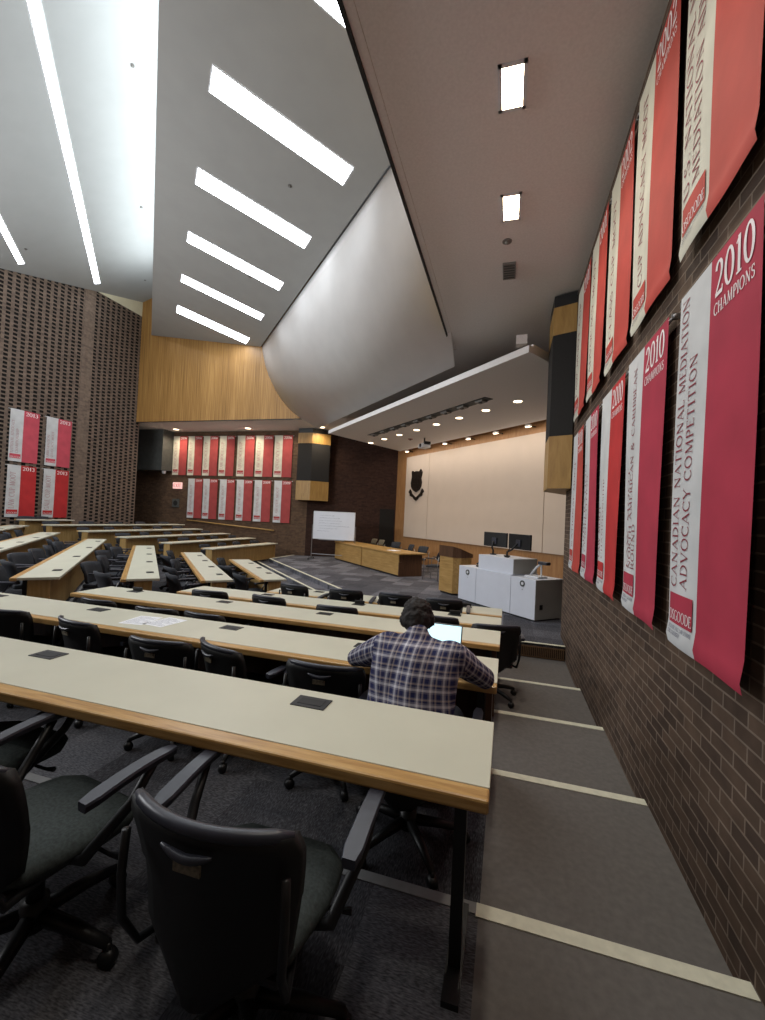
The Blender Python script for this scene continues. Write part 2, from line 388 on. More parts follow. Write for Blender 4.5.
b = MB(); b.prism([(-15.7, 6), (-8.5, -1.2), (-8.3, -1.2), (-15.5, 6)], 9.9, 11.3); struct(b.obj('wall_upper', 'cream'))
# dark doorway in the stage side wall
def on_side(t, off=0):
    p = Vector((-8.4, 17)); q = Vector((-4.9, 18.9)); d = (q-p).normalized(); n = Vector((d.y, -d.x)); return p+d*t+n*off
b = MB(); a = on_side(3.25, .012); c = on_side(3.93, .012)
b.poly([(a.x, a.y, ZS), (c.x, c.y, ZS), (c.x, c.y, 2.0), (a.x, a.y, 2.0)]); struct(b.obj('door_1', 'void'))

# ------------------------------------------------------------------ ceilings
b = MB()
pts = [(-1.27, -1.2), (XW+.2, -1.2), (XW+.2, 7.7), (2.9, 11.3), (-4.9, 19.1), (-8.4, 17.2), (-18, 17.2), (-18, 14.83), (-7.06, 14.83), (-1.27, 9.04)]
b.prism(pts, ZSOF, ZSOF+.25); struct(b.obj('ceiling', 'soffit'))
b = MB(); b.box(-1.30, -1.27, -1.2, 9.02, ZSOF-.03, ZSOF-.005); struct(b.obj('trim_4', 'black_trim'))
b = MB(); b.box(-15.68, -7.1, 14.80, 14.84, ZSOF-.035, ZSOF-.005); struct(b.obj('trim_5', 'black_trim'))
wall('wall_right_fascia', (-1.29, 9.1), (-1.29, -1.2), ZSOF-.005, 11.3, 'slat', thick=.1, out=1)
wall('wall_left_fascia', (-15.68, 14.81), (-1.3, 14.81), ZSOF-.005, 11.3, 'slat', thick=.1, out=1)
def uvp(v, t, z): return Vector(((v-t)*S2, (v+t)*S2, z))
def t_lo(v): return v+1.29/S2*1.0            # x = -1.29
def t_hi(v): return 14.80/S2-v               # y = 14.80
def sheet(name, prof, mat, thick=.12, smooth=True, lo=t_lo, hi=t_hi, shrink=0):
    b = MB(); rows = []
    for v, z in prof: rows.append((uvp(v, lo(v)+shrink, z), uvp(v, hi(v)-shrink, z)))
    nn = []
    for i in range(len(prof)):
        a = prof[max(i-1, 0)]; c = prof[min(i+1, len(prof)-1)]; dv, dz = c[0]-a[0], c[1]-a[1]; l = math.hypot(dv, dz); nn.append((-dz/l, dv/l) if True else 0)
    fr = [(b.bm.verts.new(p), b.bm.verts.new(q)) for p, q in rows]
    bk = []
    for (v, z), (nv, nz) in zip(prof, nn):
        if nz < 0 or (abs(nz) < 1e-3 and nv < 0): nv, nz = -nv, -nz
        v2, z2 = v+nv*thick, z+nz*thick
        bk.append((b.bm.verts.new(uvp(v2, lo(v2)+shrink, z2)), b.bm.verts.new(uvp(v2, hi(v2)-shrink, z2))))
    for R in (fr, bk):
        for (a, c), (d, e) in zip(R, R[1:]): b.bm.faces.new((a, c, e, d))
    for R in range(len(prof)-1):
        for k in (0, 1): b.bm.faces.new((fr[R][k], fr[R+1][k], bk[R+1][k], bk[R][k]))
    for R in (0, -1): b.bm.faces.new((fr[R][0], fr[R][1], bk[R][1], bk[R][0]))
    o = struct(b.obj(name, mat, smooth=False)); return o
TS = math.tan(math.radians(12.7))
zslab = lambda v: 8.15-TS*(v-3.67)
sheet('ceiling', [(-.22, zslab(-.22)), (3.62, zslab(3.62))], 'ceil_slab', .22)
# curved reflector
prof = [(3.66, 8.16), (3.70, 7.9), (3.79, 7.42), (3.93, 6.95), (4.15, 6.41), (4.34, 6.04), (4.55, 5.72), (4.75, 5.48), (4.96, 5.27), (5.28, 5.03), (5.50, 4.86)]
cr = sheet('ceiling', prof, 'ceil_white', .07, hi=lambda v: 14.78/S2-v, lo=lambda v: v+1.20/S2)
for p in cr.data.polygons: p.use_smooth = len(p.vertices) == 4 and p.area > 1
# raised rear ceiling and its clerestory end
zr = lambda v: 9.9+.417*(v+2.1)
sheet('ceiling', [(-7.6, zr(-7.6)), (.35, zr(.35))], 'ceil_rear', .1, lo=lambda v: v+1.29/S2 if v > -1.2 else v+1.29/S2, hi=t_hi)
sheet('ceiling', [(.42, zslab(.42)+.23), (.42, 11.2)], 'ceil_white', .1)
b = MB(); b.box(-18, XW+.3, -1.4, 17.3, 11.3, 11.4); struct(b.obj('ceiling', 'ceil'))
# canopy above the stage
can = [(-6.15, 14.06), (.30, 7.56), (.80, 8.35), (2.3, 11.0), (-4.55, 17.85)]
b = MB(); b.prism(can, 4.5, 4.66); struct(b.obj('ceiling', 'soffit'))
b = MB()
p, q = Vector(can[0]), Vector(can[1]); n = Vector((-S2, -S2))
b.prism([p+n*.10, q+n*.10, q, p], 4.5, 4.62); struct(b.obj('trim_6', 'soffit'))
b = MB(); b.box(.02, .2, 7.62, 7.80, 4.705, 4.86); struct(b.obj('trim_7', 'soffit'))
# bulkhead box at the far left
b = MB(); b.box(-18, -15.62, 16.3, 16.98, 3.35, ZSOF); struct(b.obj('trim_8', 'grey_box'))

# ------------------------------------------------------------------ stage wall screens + crest
AX = 16.1*S2
def on_screen(a, z, off=0):        # a: distance from the stage axis to the left, off: towards the hall
    S = 14-off/S2*1.0; u = AX+a; v = S*S2
    return Vector(((v-u)*S2, (v+u)*S2, z))
def screen_root(name, label, cat, a, z):
    p = on_screen(a, z); return thing(name, label, cat, p, -PI/4)
# local frame of a thing on this wall: x = to the right along wall, -y = towards the hall
for a0, a1, lab in ((4.6, 2.87, 'narrow pale screen panel at the left, carrying the dark crest'), (2.85, -2.9, 'widest pale screen panel in the middle of the stage wall'), (-2.92, -4.6, 'narrow pale screen panel at the right behind the white podium')):
    r = screen_root('screen_panel', lab, 'screen', (a0+a1)/2, .83); w = (a0-a1)/2
    b = MB(); b.box(-w, w, -.05, -.012, 0, 3.46, .006); b.obj('panel_face', 'screen', r)
    b = MB(); b.box(-w, w, -.012, 0, .0, 3.46); b.obj('backing', 'oak_dark', r)
r = screen_root('wall_crest', 'dark bronze shield crest with ribbon on the left screen panel', 'crest', 3.70, 2.68)
r.scale = (1.12, 1, .75)
sh = [(-.33, 1.22), (-.27, 1.30), (-.2, 1.22), (0, 1.26), (.18, 1.22), (.26, 1.34), (.36, 1.18), (.33, 1.0), (.29, .85), (.34, .6), (.31, .38), (.2, .2), (0, .08), (-.2, .2), (-.32, .38), (-.36, .6), (-.31, .85), (-.29, 1.0)]
def xz_prism(b, pts, y0, y1):
    n = len(pts); A = [b.bm.verts.new((p[0], y0, p[1])) for p in pts]; B = [b.bm.verts.new((p[0], y1, p[1])) for p in pts]
    b.bm.faces.new(A); b.bm.faces.new(B[::-1])
    for i in range(n): b.bm.faces.new((A[i], B[i], B[(i+1) % n], A[(i+1) % n]))
b = MB(); xz_prism(b, sh, -.11, -.05); b.obj('shield', 'bronze', r)
b = MB()
for k in range(3): xz_prism(b, [(-.22+.02*k, 1.05-.3*k), (.22-.02*k, 1.05-.3*k), (.20-.02*k, .86-.3*k), (-.2+.02*k, .86-.3*k)], -.125, -.11)
b.obj('relief', 'bronze', r)
b = MB()
for sg in (-1, 1):
    xz_prism(b, [(0, -.22), (sg*.16, -.10), (sg*.28, .02), (sg*.40, .26), (sg*.50, .10), (sg*.42, .02), (sg*.40, -.12), (sg*.2, -.2), (sg*.1, -.34)][::sg] if sg > 0 else [(0, -.22), (-.1, -.34), (-.2, -.2), (-.40, -.12), (-.42, .02), (-.50, .10), (-.40, .26), (-.28, .02), (-.16, -.10)], -.10, -.05)
xz_prism(b, [(-.1, -.2), (.1, -.2), (.06, -.36), (0, -.40), (-.06, -.36)], -.105, -.05)
b.obj('ribbon', 'bronze', r)

# ------------------------------------------------------------------ lettering (serif capitals built from strokes)
TK, TN = .13, .055
def arc(cx, cy, rx, ry, a0, a1, n=10, vert=True):
    pts = []
    for i in range(n+1):
        a = math.radians(a0+(a1-a0)*i/n); w = TN+(TK-TN)*abs(math.cos(a)) if vert else TN
        pts.append((cx+rx*math.cos(a), cy+ry*math.sin(a), w))
    return pts
def ln(x0, y0, x1, y1, w): return [(x0, y0, w), (x1, y1, w)]
def srf(x, y, w=.2): return ln(x-w/2, y, x+w/2, y, .045)
GL = {
 'A': (.74, [ln(.08,0,.38,1,TN), ln(.36,1,.68,0,TK), ln(.18,.33,.56,.33,TN), srf(.08,.02), srf(.68,.02)]),
 'B': (.62, [ln(.16,0,.16,1,TK), [(.16,.98,TN),(.36,.98,TN)]+arc(.36,.76,.17,.22,90,-90)+[(.16,.54,TN)], [(.36,.54,TN)]+arc(.38,.28,.2,.26,90,-90)+[(.1,.02,TN)]]),
 'C': (.72, [arc(.42,.5,.34,.49,48,312,14), ln(.66,.78,.66,.98,.05)]),
 'D': (.78, [ln(.16,0,.16,1,TK), [(.08,.98,TN)]+arc(.32,.5,.38,.48,90,-90,12)+[(.08,.02,TN)]]),
 'E': (.6, [ln(.16,0,.16,1,TK), ln(.06,.98,.52,.98,TN), ln(.16,.52,.44,.52,TN), ln(.06,.02,.54,.02,TN), ln(.52,.85,.52,1,.045), ln(.54,0,.54,.16,.045)]),
 'F': (.56, [ln(.16,0,.16,1,TK), ln(.06,.98,.5,.98,TN), ln(.16,.52,.42,.52,TN), srf(.16,.02)]),
 'G': (.78, [arc(.42,.5,.34,.49,48,320,14), ln(.68,.08,.68,.44,TK), srf(.66,.45,.22)]),
 'H': (.8, [ln(.16,0,.16,1,TK), ln(.64,0,.64,1,TK), ln(.16,.52,.64,.52,TN)]+[srf(x,y) for x in (.16,.64) for y in (.02,.98)]),
 'I': (.34, [ln(.17,0,.17,1,TK), srf(.17,.02,.26), srf(.17,.98,.26)]),
 'K': (.7, [ln(.16,0,.16,1,TK), ln(.18,.46,.58,1,TN), ln(.28,.58,.62,0,TK), srf(.16,.02), srf(.16,.98), srf(.6,.98), srf(.62,.02)]),
 'L': (.58, [ln(.16,0,.16,1,TK), ln(.06,.02,.54,.02,TN), ln(.54,0,.54,.18,.045), srf(.16,.98)]),
 'M': (.96, [ln(.14,0,.2,1,TN), ln(.2,1,.48,.06,TK), ln(.48,.06,.76,1,TN), ln(.78,1,.82,0,TK), srf(.14,.02), srf(.82,.02), srf(.18,.98,.14), srf(.8,.98,.14)]),
 'N': (.84, [ln(.16,0,.16,1,TN), ln(.16,1,.68,0,TK), ln(.68,0,.68,1,TN), srf(.16,.02), srf(.68,.98), srf(.12,.98,.14)]),
 'O': (.84, [arc(.42,.5,.34,.49,0,360,20)]),
 'P': (.6, [ln(.16,0,.16,1,TK), [(.1,.98,TN)]+arc(.34,.73,.2,.25,90,-90)+[(.16,.48,TN)], srf(.16,.02)]),
 'R': (.68, [ln(.16,0,.16,1,TK), [(.1,.98,TN)]+arc(.34,.74,.19,.24,90,-90)+[(.16,.5,TN)], ln(.36,.5,.62,.02,TK), srf(.16,.02), srf(.64,.02,.14)]),
 'S': (.56, [[(.46,.8,TN)]+arc(.28,.75,.18,.23,40,270,10)[0:]+arc(.28,.26,.2,.25,88,-140,10), ln(.46,.78,.46,.97,.045), ln(.08,.05,.08,.24,.045)]),
 'T': (.68, [ln(.34,0,.34,1,TK), ln(.04,.98,.64,.98,TN), ln(.05,.84,.05,1,.045), ln(.63,.84,.63,1,.045), srf(.34,.02)]),
 'U': (.78, [ln(.16,1,.16,.3,TK), arc(.39,.3,.23,.29,180,360,10), ln(.62,.3,.62,1,TN), srf(.16,.98), srf(.62,.98)]),
 'V': (.72, [ln(.08,1,.38,0,TK), ln(.36,0,.66,1,TN), srf(.08,.98), srf(.66,.98)]),
 'W': (1.02, [ln(.08,1,.32,0,TK), ln(.3,0,.52,.9,TN), ln(.5,.9,.74,0,TK), ln(.72,0,.96,1,TN), srf(.08,.98), srf(.96,.98)]),
 'X': (.7, [ln(.1,1,.6,0,TK), ln(.6,1,.1,0,TN), srf(.1,.98), srf(.6,.98), srf(.1,.02), srf(.6,.02)]),
 'Y': (.7, [ln(.08,1,.36,.46,TK), ln(.64,1,.36,.46,TN), ln(.36,.48,.36,0,TK), srf(.08,.98), srf(.64,.98), srf(.36,.02)]),
 '&': (.86, [arc(.34,.78,.15,.2,-60,240,10)+[(.62,.02,TK)], [(.36,.56,TN)]+arc(.3,.26,.22,.26,100,330,10)+[(.7,.5,TN)]]),
 '0': (.66, [arc(.33,.5,.25,.49,0,360,18)]),
 '1': (.44, [ln(.24,0,.24,1,TK), ln(.08,.84,.24,.98,TN), srf(.24,.02,.3)]),
 '2': (.62, [arc(.3,.72,.2,.26,170,-10,9)+[(.44,.5,.1),(.1,.05,TN)], ln(.08,.04,.54,.04,.1), ln(.54,.02,.56,.18,.05)]),
 '3': (.6, [arc(.28,.75,.19,.22,150,-80,9), arc(.28,.27,.22,.27,80,-150,9)]),
 '6': (.62, [arc(.32,.3,.22,.29,0,360,14), [(.1,.32,TK),(.18,.7,.1),(.44,.98,TN)]]),
 '7': (.6, [ln(.08,.96,.54,.96,.09), ln(.52,.96,.22,0,TK)]),
 '8': (.62, [arc(.3,.76,.18,.22,0,360,14), arc(.3,.27,.22,.27,0,360,14)]),
 '9': (.62, [arc(.3,.68,.22,.29,0,360,14), [(.52,.66,TK),(.46,.3,.1),(.2,.02,TN)]]),
 '.': (.26, [ln(.08,.05,.18,.05,.1)]), '-': (.44, [ln(.08,.45,.36,.45,.07)]), ' ': (.36, []),
}
def text_width(s, sp=.06): return sum(GL[c][0]+sp for c in s)
def text_mesh(b, s, f, h, x0=0, y0=0, sp=.06, xs=1.0, fat=1.0):
    """strokes of string s, cap height h, mapped by f(x, y)->point"""
    x = x0
    for c in s:
        w, st = GL[c]
        for pl in st:
            for (ax, ay, aw), (cx, cy, cw) in zip(pl, pl[1:]):
                d = Vector((cx-ax, cy-ay)); 
                if d.length < 1e-5: continue
                d.normalize(); n = Vector((-d.y, d.x)); e = d*.01
                q = [(Vector((ax, ay))-e)+n*aw*fat/2, (Vector((ax, ay))-e)-n*aw*fat/2, (Vector((cx, cy))+e)-n*cw*fat/2, (Vector((cx, cy))+e)+n*cw*fat/2]
                b.bm.faces.new([b.bm.verts.new(f(x+k.x*h*xs, y0+k.y*h)) for k in q])
        x += (w+sp)*h*xs
    return x

# ------------------------------------------------------------------ banners
def make_banner(label, group, loc, rz, W, H, lines, year, red, white, seed, big=True, champions=True, frac=.45, hang=0.0):
    """local: x to the viewer's right, z down from the pole, -y towards the viewer"""
    r = thing('championship_banner', label, 'banner', loc, rz, group)
    rnd = random.Random(seed); ph = rnd.uniform(0, 6); am = rnd.uniform(.004, .009)
    def D(x, z):   # cloth relief
        k = min(1, max(0, -z/H)); e = max(0, abs(x/W-.5)-.3)
        f = am*math.sin(x*9+ph)*k + .006*math.sin(z*2.1+ph*2+x*3) + .006*k*math.sin(ph+x*2.2)
        hem = -.012*math.exp(-((z+H-.05)/.04)**2) if big else 0
        return -.045 + f + hem - hang*k
    def cloth(x0, x1, nx, nz):
        b = MB(); g = [[b.bm.verts.new((x0+(x1-x0)*i/nx, D(x0+(x1-x0)*i/nx, -H*j/nz), -H*j/nz)) for i in range(nx+1)] for j in range(nz+1)]
        for j in range(nz):
            for i in range(nx): b.bm.faces.new((g[j][i], g[j][i+1], g[j+1][i+1], g[j+1][i]))
        return b
    nz = 44 if big else 14
    xs = W*frac
    cloth(0, xs, 7 if big else 4, nz).obj('white_panel', white, r, True)
    cloth(xs, W, 8 if big else 4, nz).obj('red_panel', red, r, True)
    b = MB(); b.tube([(-.05, -.022, -.016), (W+.05, -.022, -.016)], .010, 8); b.obj('hanging_pole', 'white_metal', r, True)
    for x in (-.03, W+.03):
        b = MB(); b.box(x-.012, x+.012, -.034, .03, -.032, .0); b.obj('bracket', 'steel', r)
    # logo block
    lx0, lx1, lz0, lz1 = .09*xs, .91*xs, -H+.115*H/1.87, -H+.27*H/1.87
    b = MB(); n = 6
    for i in range(n):
        xa, xb = lx0+(lx1-lx0)*i/n, lx0+(lx1-lx0)*(i+1)/n
        b.poly([(xa, D(xa, lz0)-.004, lz0), (xb, D(xb, lz0)-.004, lz0), (xb, D(xb, lz1)-.004, lz1), (xa, D(xa, lz1)-.004, lz1)])
    lg = b.obj('logo_block', 'ink' if False else red, r)
    b = MB(); hh = .052*H/1.87; wd = text_width('OSGOODE', .0)*hh; k = (lx1-lx0)*.98/wd
    text_mesh(b, 'OSGOODE', lambda x, y: (x, D(x, y)-.006, y), hh, lx0+.004, lz0+.018, .0, k, 1.0); b.obj('logo_lettering', 'ink_white', lg)
    if big:
        for q, (tx, zz) in enumerate((('OSGOODE HALL LAW SCHOOL', lz0-.032), ('YORK UNIVERSITY', lz0-.058))):
            b = MB(); wd = text_width('OSGOODE HALL LAW SCHOOL')*.019; text_mesh(b, tx, lambda x, y: (x, D(x, y)-.003, y), .019, lx0, zz, .06, (lx1-lx0)/wd, 1.3)
            b.obj('small_print', 'ink_blue', r)
    # vertical title lines, reading upwards
    nl = len(lines)
    for q, (tx, size, length) in enumerate(lines):
        b = MB(); cap = size*xs; xb = xs*(.33 if nl > 1 else .62)+q*xs*(.36 if nl == 2 else .25) if nl < 3 else xs*(.22+.24*(q+1))-.02
        wd = text_width(tx)*cap; k = length*(H-.36)/wd
        text_mesh(b, tx, lambda x, y, X=xb: (X-y, D(X-y, -H+x)-.0025, -H+x), cap, .30*H/1.87, 0, .06, k, .85)
        b.obj('title_line', 'ink' if big else 'ink_far', r)
    b = MB(); cap = (W-xs)*.36 if big else (W-xs)*.24; wd = text_width(year)*cap; k = (W-xs)*.80/wd
    text_mesh(b, year, lambda x, y: (x, D(x, y)-.003, y), cap, xs+.10*(W-xs), -.04-cap, .06, k, 1.25)
    if champions:
        c2 = cap*.34; wd = text_width('CHAMPIONS')*c2; k = (W-xs)*.8/wd
        text_mesh(b, 'CHAMPIONS', lambda x, y: (x, D(x, y)-.003, y), c2, xs+.1*(W-xs), -.04-cap-c2*1.6, .06, k, 1.2)
    b.obj('year_lettering', 'ink_white', r)
    return r
RW = 'championship banners on the right brick wall'
low = [(2.70, .80, [('CANADIAN NATIONAL MEDIATION', .225, 1.02), ('ADVOCACY COMPETITION', .225, .79)], '2010', 'red', 'nearest lower banner on right wall, crimson, lettered CANADIAN NATIONAL MEDIATION ADVOCACY COMPETITION'),
       (3.73, .83, [('LAW MOOT', .1, .5), ('NORTH AMERICAN & CARIBBEAN', .2, .98), ('ROUND', .2, .22)], '2010', 'red', 'second nearest lower banner on right wall, lettered NORTH AMERICAN AND CARIBBEAN ROUND'),
       (4.70, .82, [('LAW MOOT', .3, .34), ('CHAMPIONSHIP', .12, .5)], '2010', 'red_bright', 'scarlet lower banner on right wall lettered LAW MOOT, third from the camera'),
       (5.68, .80, [('ARBITRATION', .2, .7), ('COMPETITION', .2, .6)], '2010', 'red', 'fourth lower banner on right wall, between the LAW MOOT banner and the last one'),
       (6.68, .86, [('NATIONAL MOOT', .24, .8)], '2010', 'red_old', 'farthest lower banner on right wall, just below the black speaker box')]
for k, (y, W, L, yr, rd, lab) in enumerate(low):
    make_banner(lab, RW, (XW-.005, y, 2.905), -PI/2, W, 1.87, L, yr, rd, 'white_cloth', 10+k, hang=0)
up = [(2.73, .81, [('U.S. NATIONAL MOOT', .235, .98), ('MEDIATION ADVOCACY', .235, .98)], '2002', 'nearest upper banner on right wall, faded red, cut by the top of the photo'),
      (3.73, .84, [('CUP ADVOCACY MOOT', .27, .96)], '2002', 'second nearest upper banner on right wall, year 2002 at its top'),
      (4.68, .82, [('CLASS CUP MOOT', .27, .9)], '2002', 'third upper banner on right wall, middle of the upper row'),
      (5.66, .85, [('ADVOCACY MOOT', .27, .9)], '2001', 'fourth upper banner on right wall, next to the last one'),
      (6.72, .95, [('LAW MOOT CUP', .27, .9)], '2000', 'farthest upper banner on right wall, beside the black speaker box')]
for k, (y, W, L, yr, lab) in enumerate(up):
    make_banner(lab, RW, (XW-.005, y, 5.0), -PI/2, W, 1.87, L, yr, 'red_old', 'cream_cloth', 30+k, champions=(k < 3), hang=0)
LW = 'championship banners on the far left brick wall'
topx = [-15.60, -14.74, -13.88, -12.98, -12.02, -11.06, -10.10]
for k, x in enumerate(topx):
    make_banner('%s banner from the left in the upper row on the far brick wall' % ORD[k], LW, (x, 16.995, 5.05), 0, .80 if k < 4 else .88, 1.86, [('LAW MOOT CUP' if k % 2 else 'ADVOCACY CUP', .4, .85)], '2006', 'red_faded', 'cream_cloth', 50+k, False, False)
botx = [-14.62, -13.78, -12.86, -11.96, -11.02, -10.02]
for k, x in enumerate(botx):
    make_banner('%s banner from the left in the lower row on the far brick wall' % ORD[k], LW, (x, 16.995, 3.03), 0, .80 if k < 3 else .84, 1.86, [('LAW CUP MOOT' if k % 2 else 'NATIONAL MOOT', .3, .85)], '2009', 'red_faded', 'white_cloth', 70+k, False, False)
PW = 'banners on the perforated brick wall'
for k, (y, z, L, lab, rd) in enumerate(((9.92, 4.62, [('NATIONAL ADVOCACY', .2, .8), ('CHAMPIONSHIP', .2, .6)], 'upper left banner of the four on the perforated brick wall', 'pink_red'),
                              (11.06, 4.62, [('ARBITRATION', .2, .6), ('ADVOCACY MOOT', .2, .7)], 'upper right banner of the four on the perforated brick wall', 'pink_red'),
                              (9.92, 2.78, [('LAW CUP MOOT', .4, .9)], 'lower left banner of the four on the perforated brick wall', 'red_bright'),
                              (11.06, 2.78, [('GALE CUP MOOT', .4, .9)], 'lower right banner lettered GALE CUP MOOT on the perforated brick wall', 'red_bright'))):
    make_banner(lab, PW, (-15.695, y, z), PI/2, .90, 1.72, L, '2013', rd, 'white_cloth', 90+k, False, False)

# ------------------------------------------------------------------ ceiling luminaires
def quad_light(name, label, v0, v1, t0, t1, zf, mat, group, frame=True):
    """flat luminaire on a sloping ceiling plane, v across and t along the stage direction"""
    c = uvp((v0+v1)/2, (t0+t1)/2, zf((v0+v1)/2)); r = thing(name, label, 'ceiling light', c, 0, group)
    def P(v, t, d): return uvp(v, t, zf(v)-d)-c
    b = MB(); pts = [P(v0, t0, .012), P(v1, t0, .012), P(v1, t1, .012), P(v0, t1, .012)]
    b.poly(pts); b.obj('diffuser', mat, r, fix=False)
    b = MB(); e = .02; o = [(v0-e, t0-e), (v1+e, t0-e), (v1+e, t1+e), (v0-e, t1+e)]; i_ = [(v0, t0), (v1, t0), (v1, t1), (v0, t1)]
    for k in range(4):
        a, c2 = o[k], o[(k+1) % 4]; d, e2 = i_[k], i_[(k+1) % 4]
        b.poly([P(*a, .002), P(*c2, .002), P(*e2, .013), P(*d, .013)])
    b.obj('frame', 'white_metal', r)
    return r
# slits in the sloping slab: nearest the stage-left fascia first
SLT = [(16.98, 17.62), (14.66, 15.14), (12.30, 12.80), (9.90, 10.42), (7.50, 8.0), (5.10, 5.60), (2.7, 3.2)]
for k, (a, c) in enumerate(SLT):
    if a < t_lo(3.1)+.05: continue
    lab = '%s slanted light slot in the sloping ceiling, counted from the wood fascia' % ORD[k].replace('first', 'nearest')
    quad_light('light_slot', lab, .585, 3.12, a, c, zslab, 'slit', 'slanted light slots in the sloping ceiling')
quad_light('light_strip', 'long bright light strip on the rear ceiling, nearer the sloping slab', -2.15, -1.98, 1.2, 19.37, zr, 'line', 'long strips on the rear ceiling')
quad_light('light_strip', 'bright light strip ending at the left edge of the rear ceiling', -3.97, -3.82, 3.0, 17.55, zr, 'line', 'long strips on the rear ceiling')
def area(name, loc, rot, sx, sy, power, col=(1,1,1), spread=PI):
    l = bpy.data.lights.new(name, 'AREA'); l.shape = 'RECTANGLE'; l.size = sx; l.size_y = sy; l.energy = power; l.color = col; l.spread = spread
    o = bpy.data.objects.new(name, l); COL.objects.link(o); o.location = loc; o.rotation_euler = rot; return o
def spot(name, loc, target, power, col, ang=100, blend=.8, size=.08):
    l = bpy.data.lights.new(name, 'SPOT'); l.energy = power; l.color = col; l.spot_size = math.radians(ang); l.spot_blend = blend; l.shadow_soft_size = size
    o = bpy.data.objects.new(name, l); COL.objects.link(o); o.location = loc; o.rotation_euler = (Vector(target)-Vector(loc)).to_track_quat('-Z', 'Y').to_euler(); return o
# cove light hidden on top of the slab, washing the clerestory
c = uvp(.22, 11, 9.35)
l = area('cove_light', c, (0,0,0), 14, .2, 150, (.9, .97, 1.0)); 
d = uvp(-1.0, 11, 10.6)-c; 
xax = Vector((-S2, S2, 0)); zax = -d.normalized(); yax = zax.cross(xax); l.matrix_world = Matrix.Translation(c) @ Matrix((xax, yax, zax)).transposed().to_4x4()
# unseen fill light added at the rear wall to brighten ceilings and reflector
c = uvp(-6.6, 10.2, 4.6); l = area('rear_fill_light', c, (0,0,0), 8.5, .5, 400, (.96, .98, 1.0))
d = uvp(5.4, 10.5, 6.6)-c
xax = Vector((-S2, S2, 0)); zax = -d.normalized(); yax = zax.cross(xax); l.matrix_world = Matrix.Translation(c) @ Matrix((xax, yax, zax)).transposed().to_4x4()
# detectors
def ceiling_dot(name, label, cat, p, r, mat, group=None):
    o = thing(name, label, cat, p, 0, group); b = MB(); b.cyl((0, 0, -.006), r, .012, 14); b.obj('base_plate', mat, o); b = MB(); b.ball((0, 0, -.02), r*.5, 10, (1, 1, .8)); b.obj('sensor_head', 'sensor', o, True); return o
for k, (v, t, zf, lab) in enumerate(((-.71, 10.06, zr, 'nearest sprinkler head on the bright edge of the rear ceiling'), (-.61, 14.73, zr, 'middle sprinkler head on the bright edge of the rear ceiling'), (-.53, 19.46, zr, 'farthest sprinkler head on the bright edge of the rear ceiling'), (-3.63, 16.7, zr, 'sprinkler head beside the leftmost light strip'), (2.28, 8.85, zslab, 'nearer sprinkler head between light slots on the sloping ceiling'), (2.28, 12.92, zslab, 'farther sprinkler head between light slots on the sloping ceiling'))):
    ceiling_dot('sprinkler_head', lab, 'sprinkler', uvp(v, t, zf(v)), .045, 'sensor', 'sprinkler heads')
# square lights in the right soffit
for k, (y0, y1, lab) in enumerate(((3.46, 3.82, 'nearer square recessed light in the right soffit'), (4.87, 5.26, 'farther square recessed light in the right soffit'))):
    r = thing('recessed_light', lab, 'ceiling light', (-.105, (y0+y1)/2, ZSOF), 0, 'square recessed lights'); w = (y1-y0)/2
    b = MB(); b.poly([(-.085, -w, -.006), (.085, -w, -.006), (.085, w, -.006), (-.085, w, -.006)]); b.obj('lens', 'warm_lamp', r)
    b = MB()
    for s in (-1, 1): b.box(s*.1-.015, s*.1+.015, -w-.03, w+.03, -.01, 0); b.box(-.115, .115, s*(w+.015)-.015, s*(w+.015)+.015, -.01, 0)
    b.obj('frame', 'white_metal', r)
    spot('soffit_lamp', (-.1, (y0+y1)/2, ZSOF-.03), (.25, (y0+y1)/2-.1, 0), 60, (1, .92, .8), 140, 1, .12)
for y in (1.9, .4): spot('soffit_lamp', (-.1, y, ZSOF-.03), (.25, y, 0), 50, (1, .92, .8), 140, 1, .12)
ceiling_dot('smoke_detector', 'small round detector on the right soffit between light and vent', 'detector', (-.15, 5.67, ZSOF), .06, 'sensor')
r = thing('air_vent', 'small square grey air vent in the right soffit', 'vent', (-.12, 6.34, ZSOF))
b = MB(); b.box(-.09, .09, -.2, .2, -.03, 0, .004); b.obj('frame', 'sensor', r)
b = MB()
for k in range(6): b.box(-.075, .075, -.17+k*.06, -.145+k*.06, -.036, -.03)
b.obj('slats', 'grey_box', r)
# round downlights
def downlight(label, p, group, rad=.11, mat='wash_lamp', name='downlight'):
    r = thing(name, label, 'ceiling light', p, 0, group)
    b = MB(); b.cyl((0, 0, -.004), rad, .008, 20); b.obj('trim_ring', 'white_metal', r)
    b = MB(); b.cyl((0, 0, -.010), rad*.75, .006, 18); b.obj('lens', mat, r); return r
for k, x in enumerate((-15.0, -11.15, -7.6)):
    downlight('%s round downlight in the left soffit above the far banners' % ['left', 'middle', 'right'][k], (x, 16.4, ZSOF), 'left soffit downlights', .16)
    spot('left_soffit_lamp', (x, 16.35, ZSOF-.05), (x, 16.6, 0), 85, (1, .82, .6), 150, .9, .1)
for k, x in enumerate((-13.1, -9.4)): spot('left_soffit_lamp', (x, 16.2, ZSOF-.05), (x, 16.7, 0), 55, (1, .85, .65), 150, .9, .1)

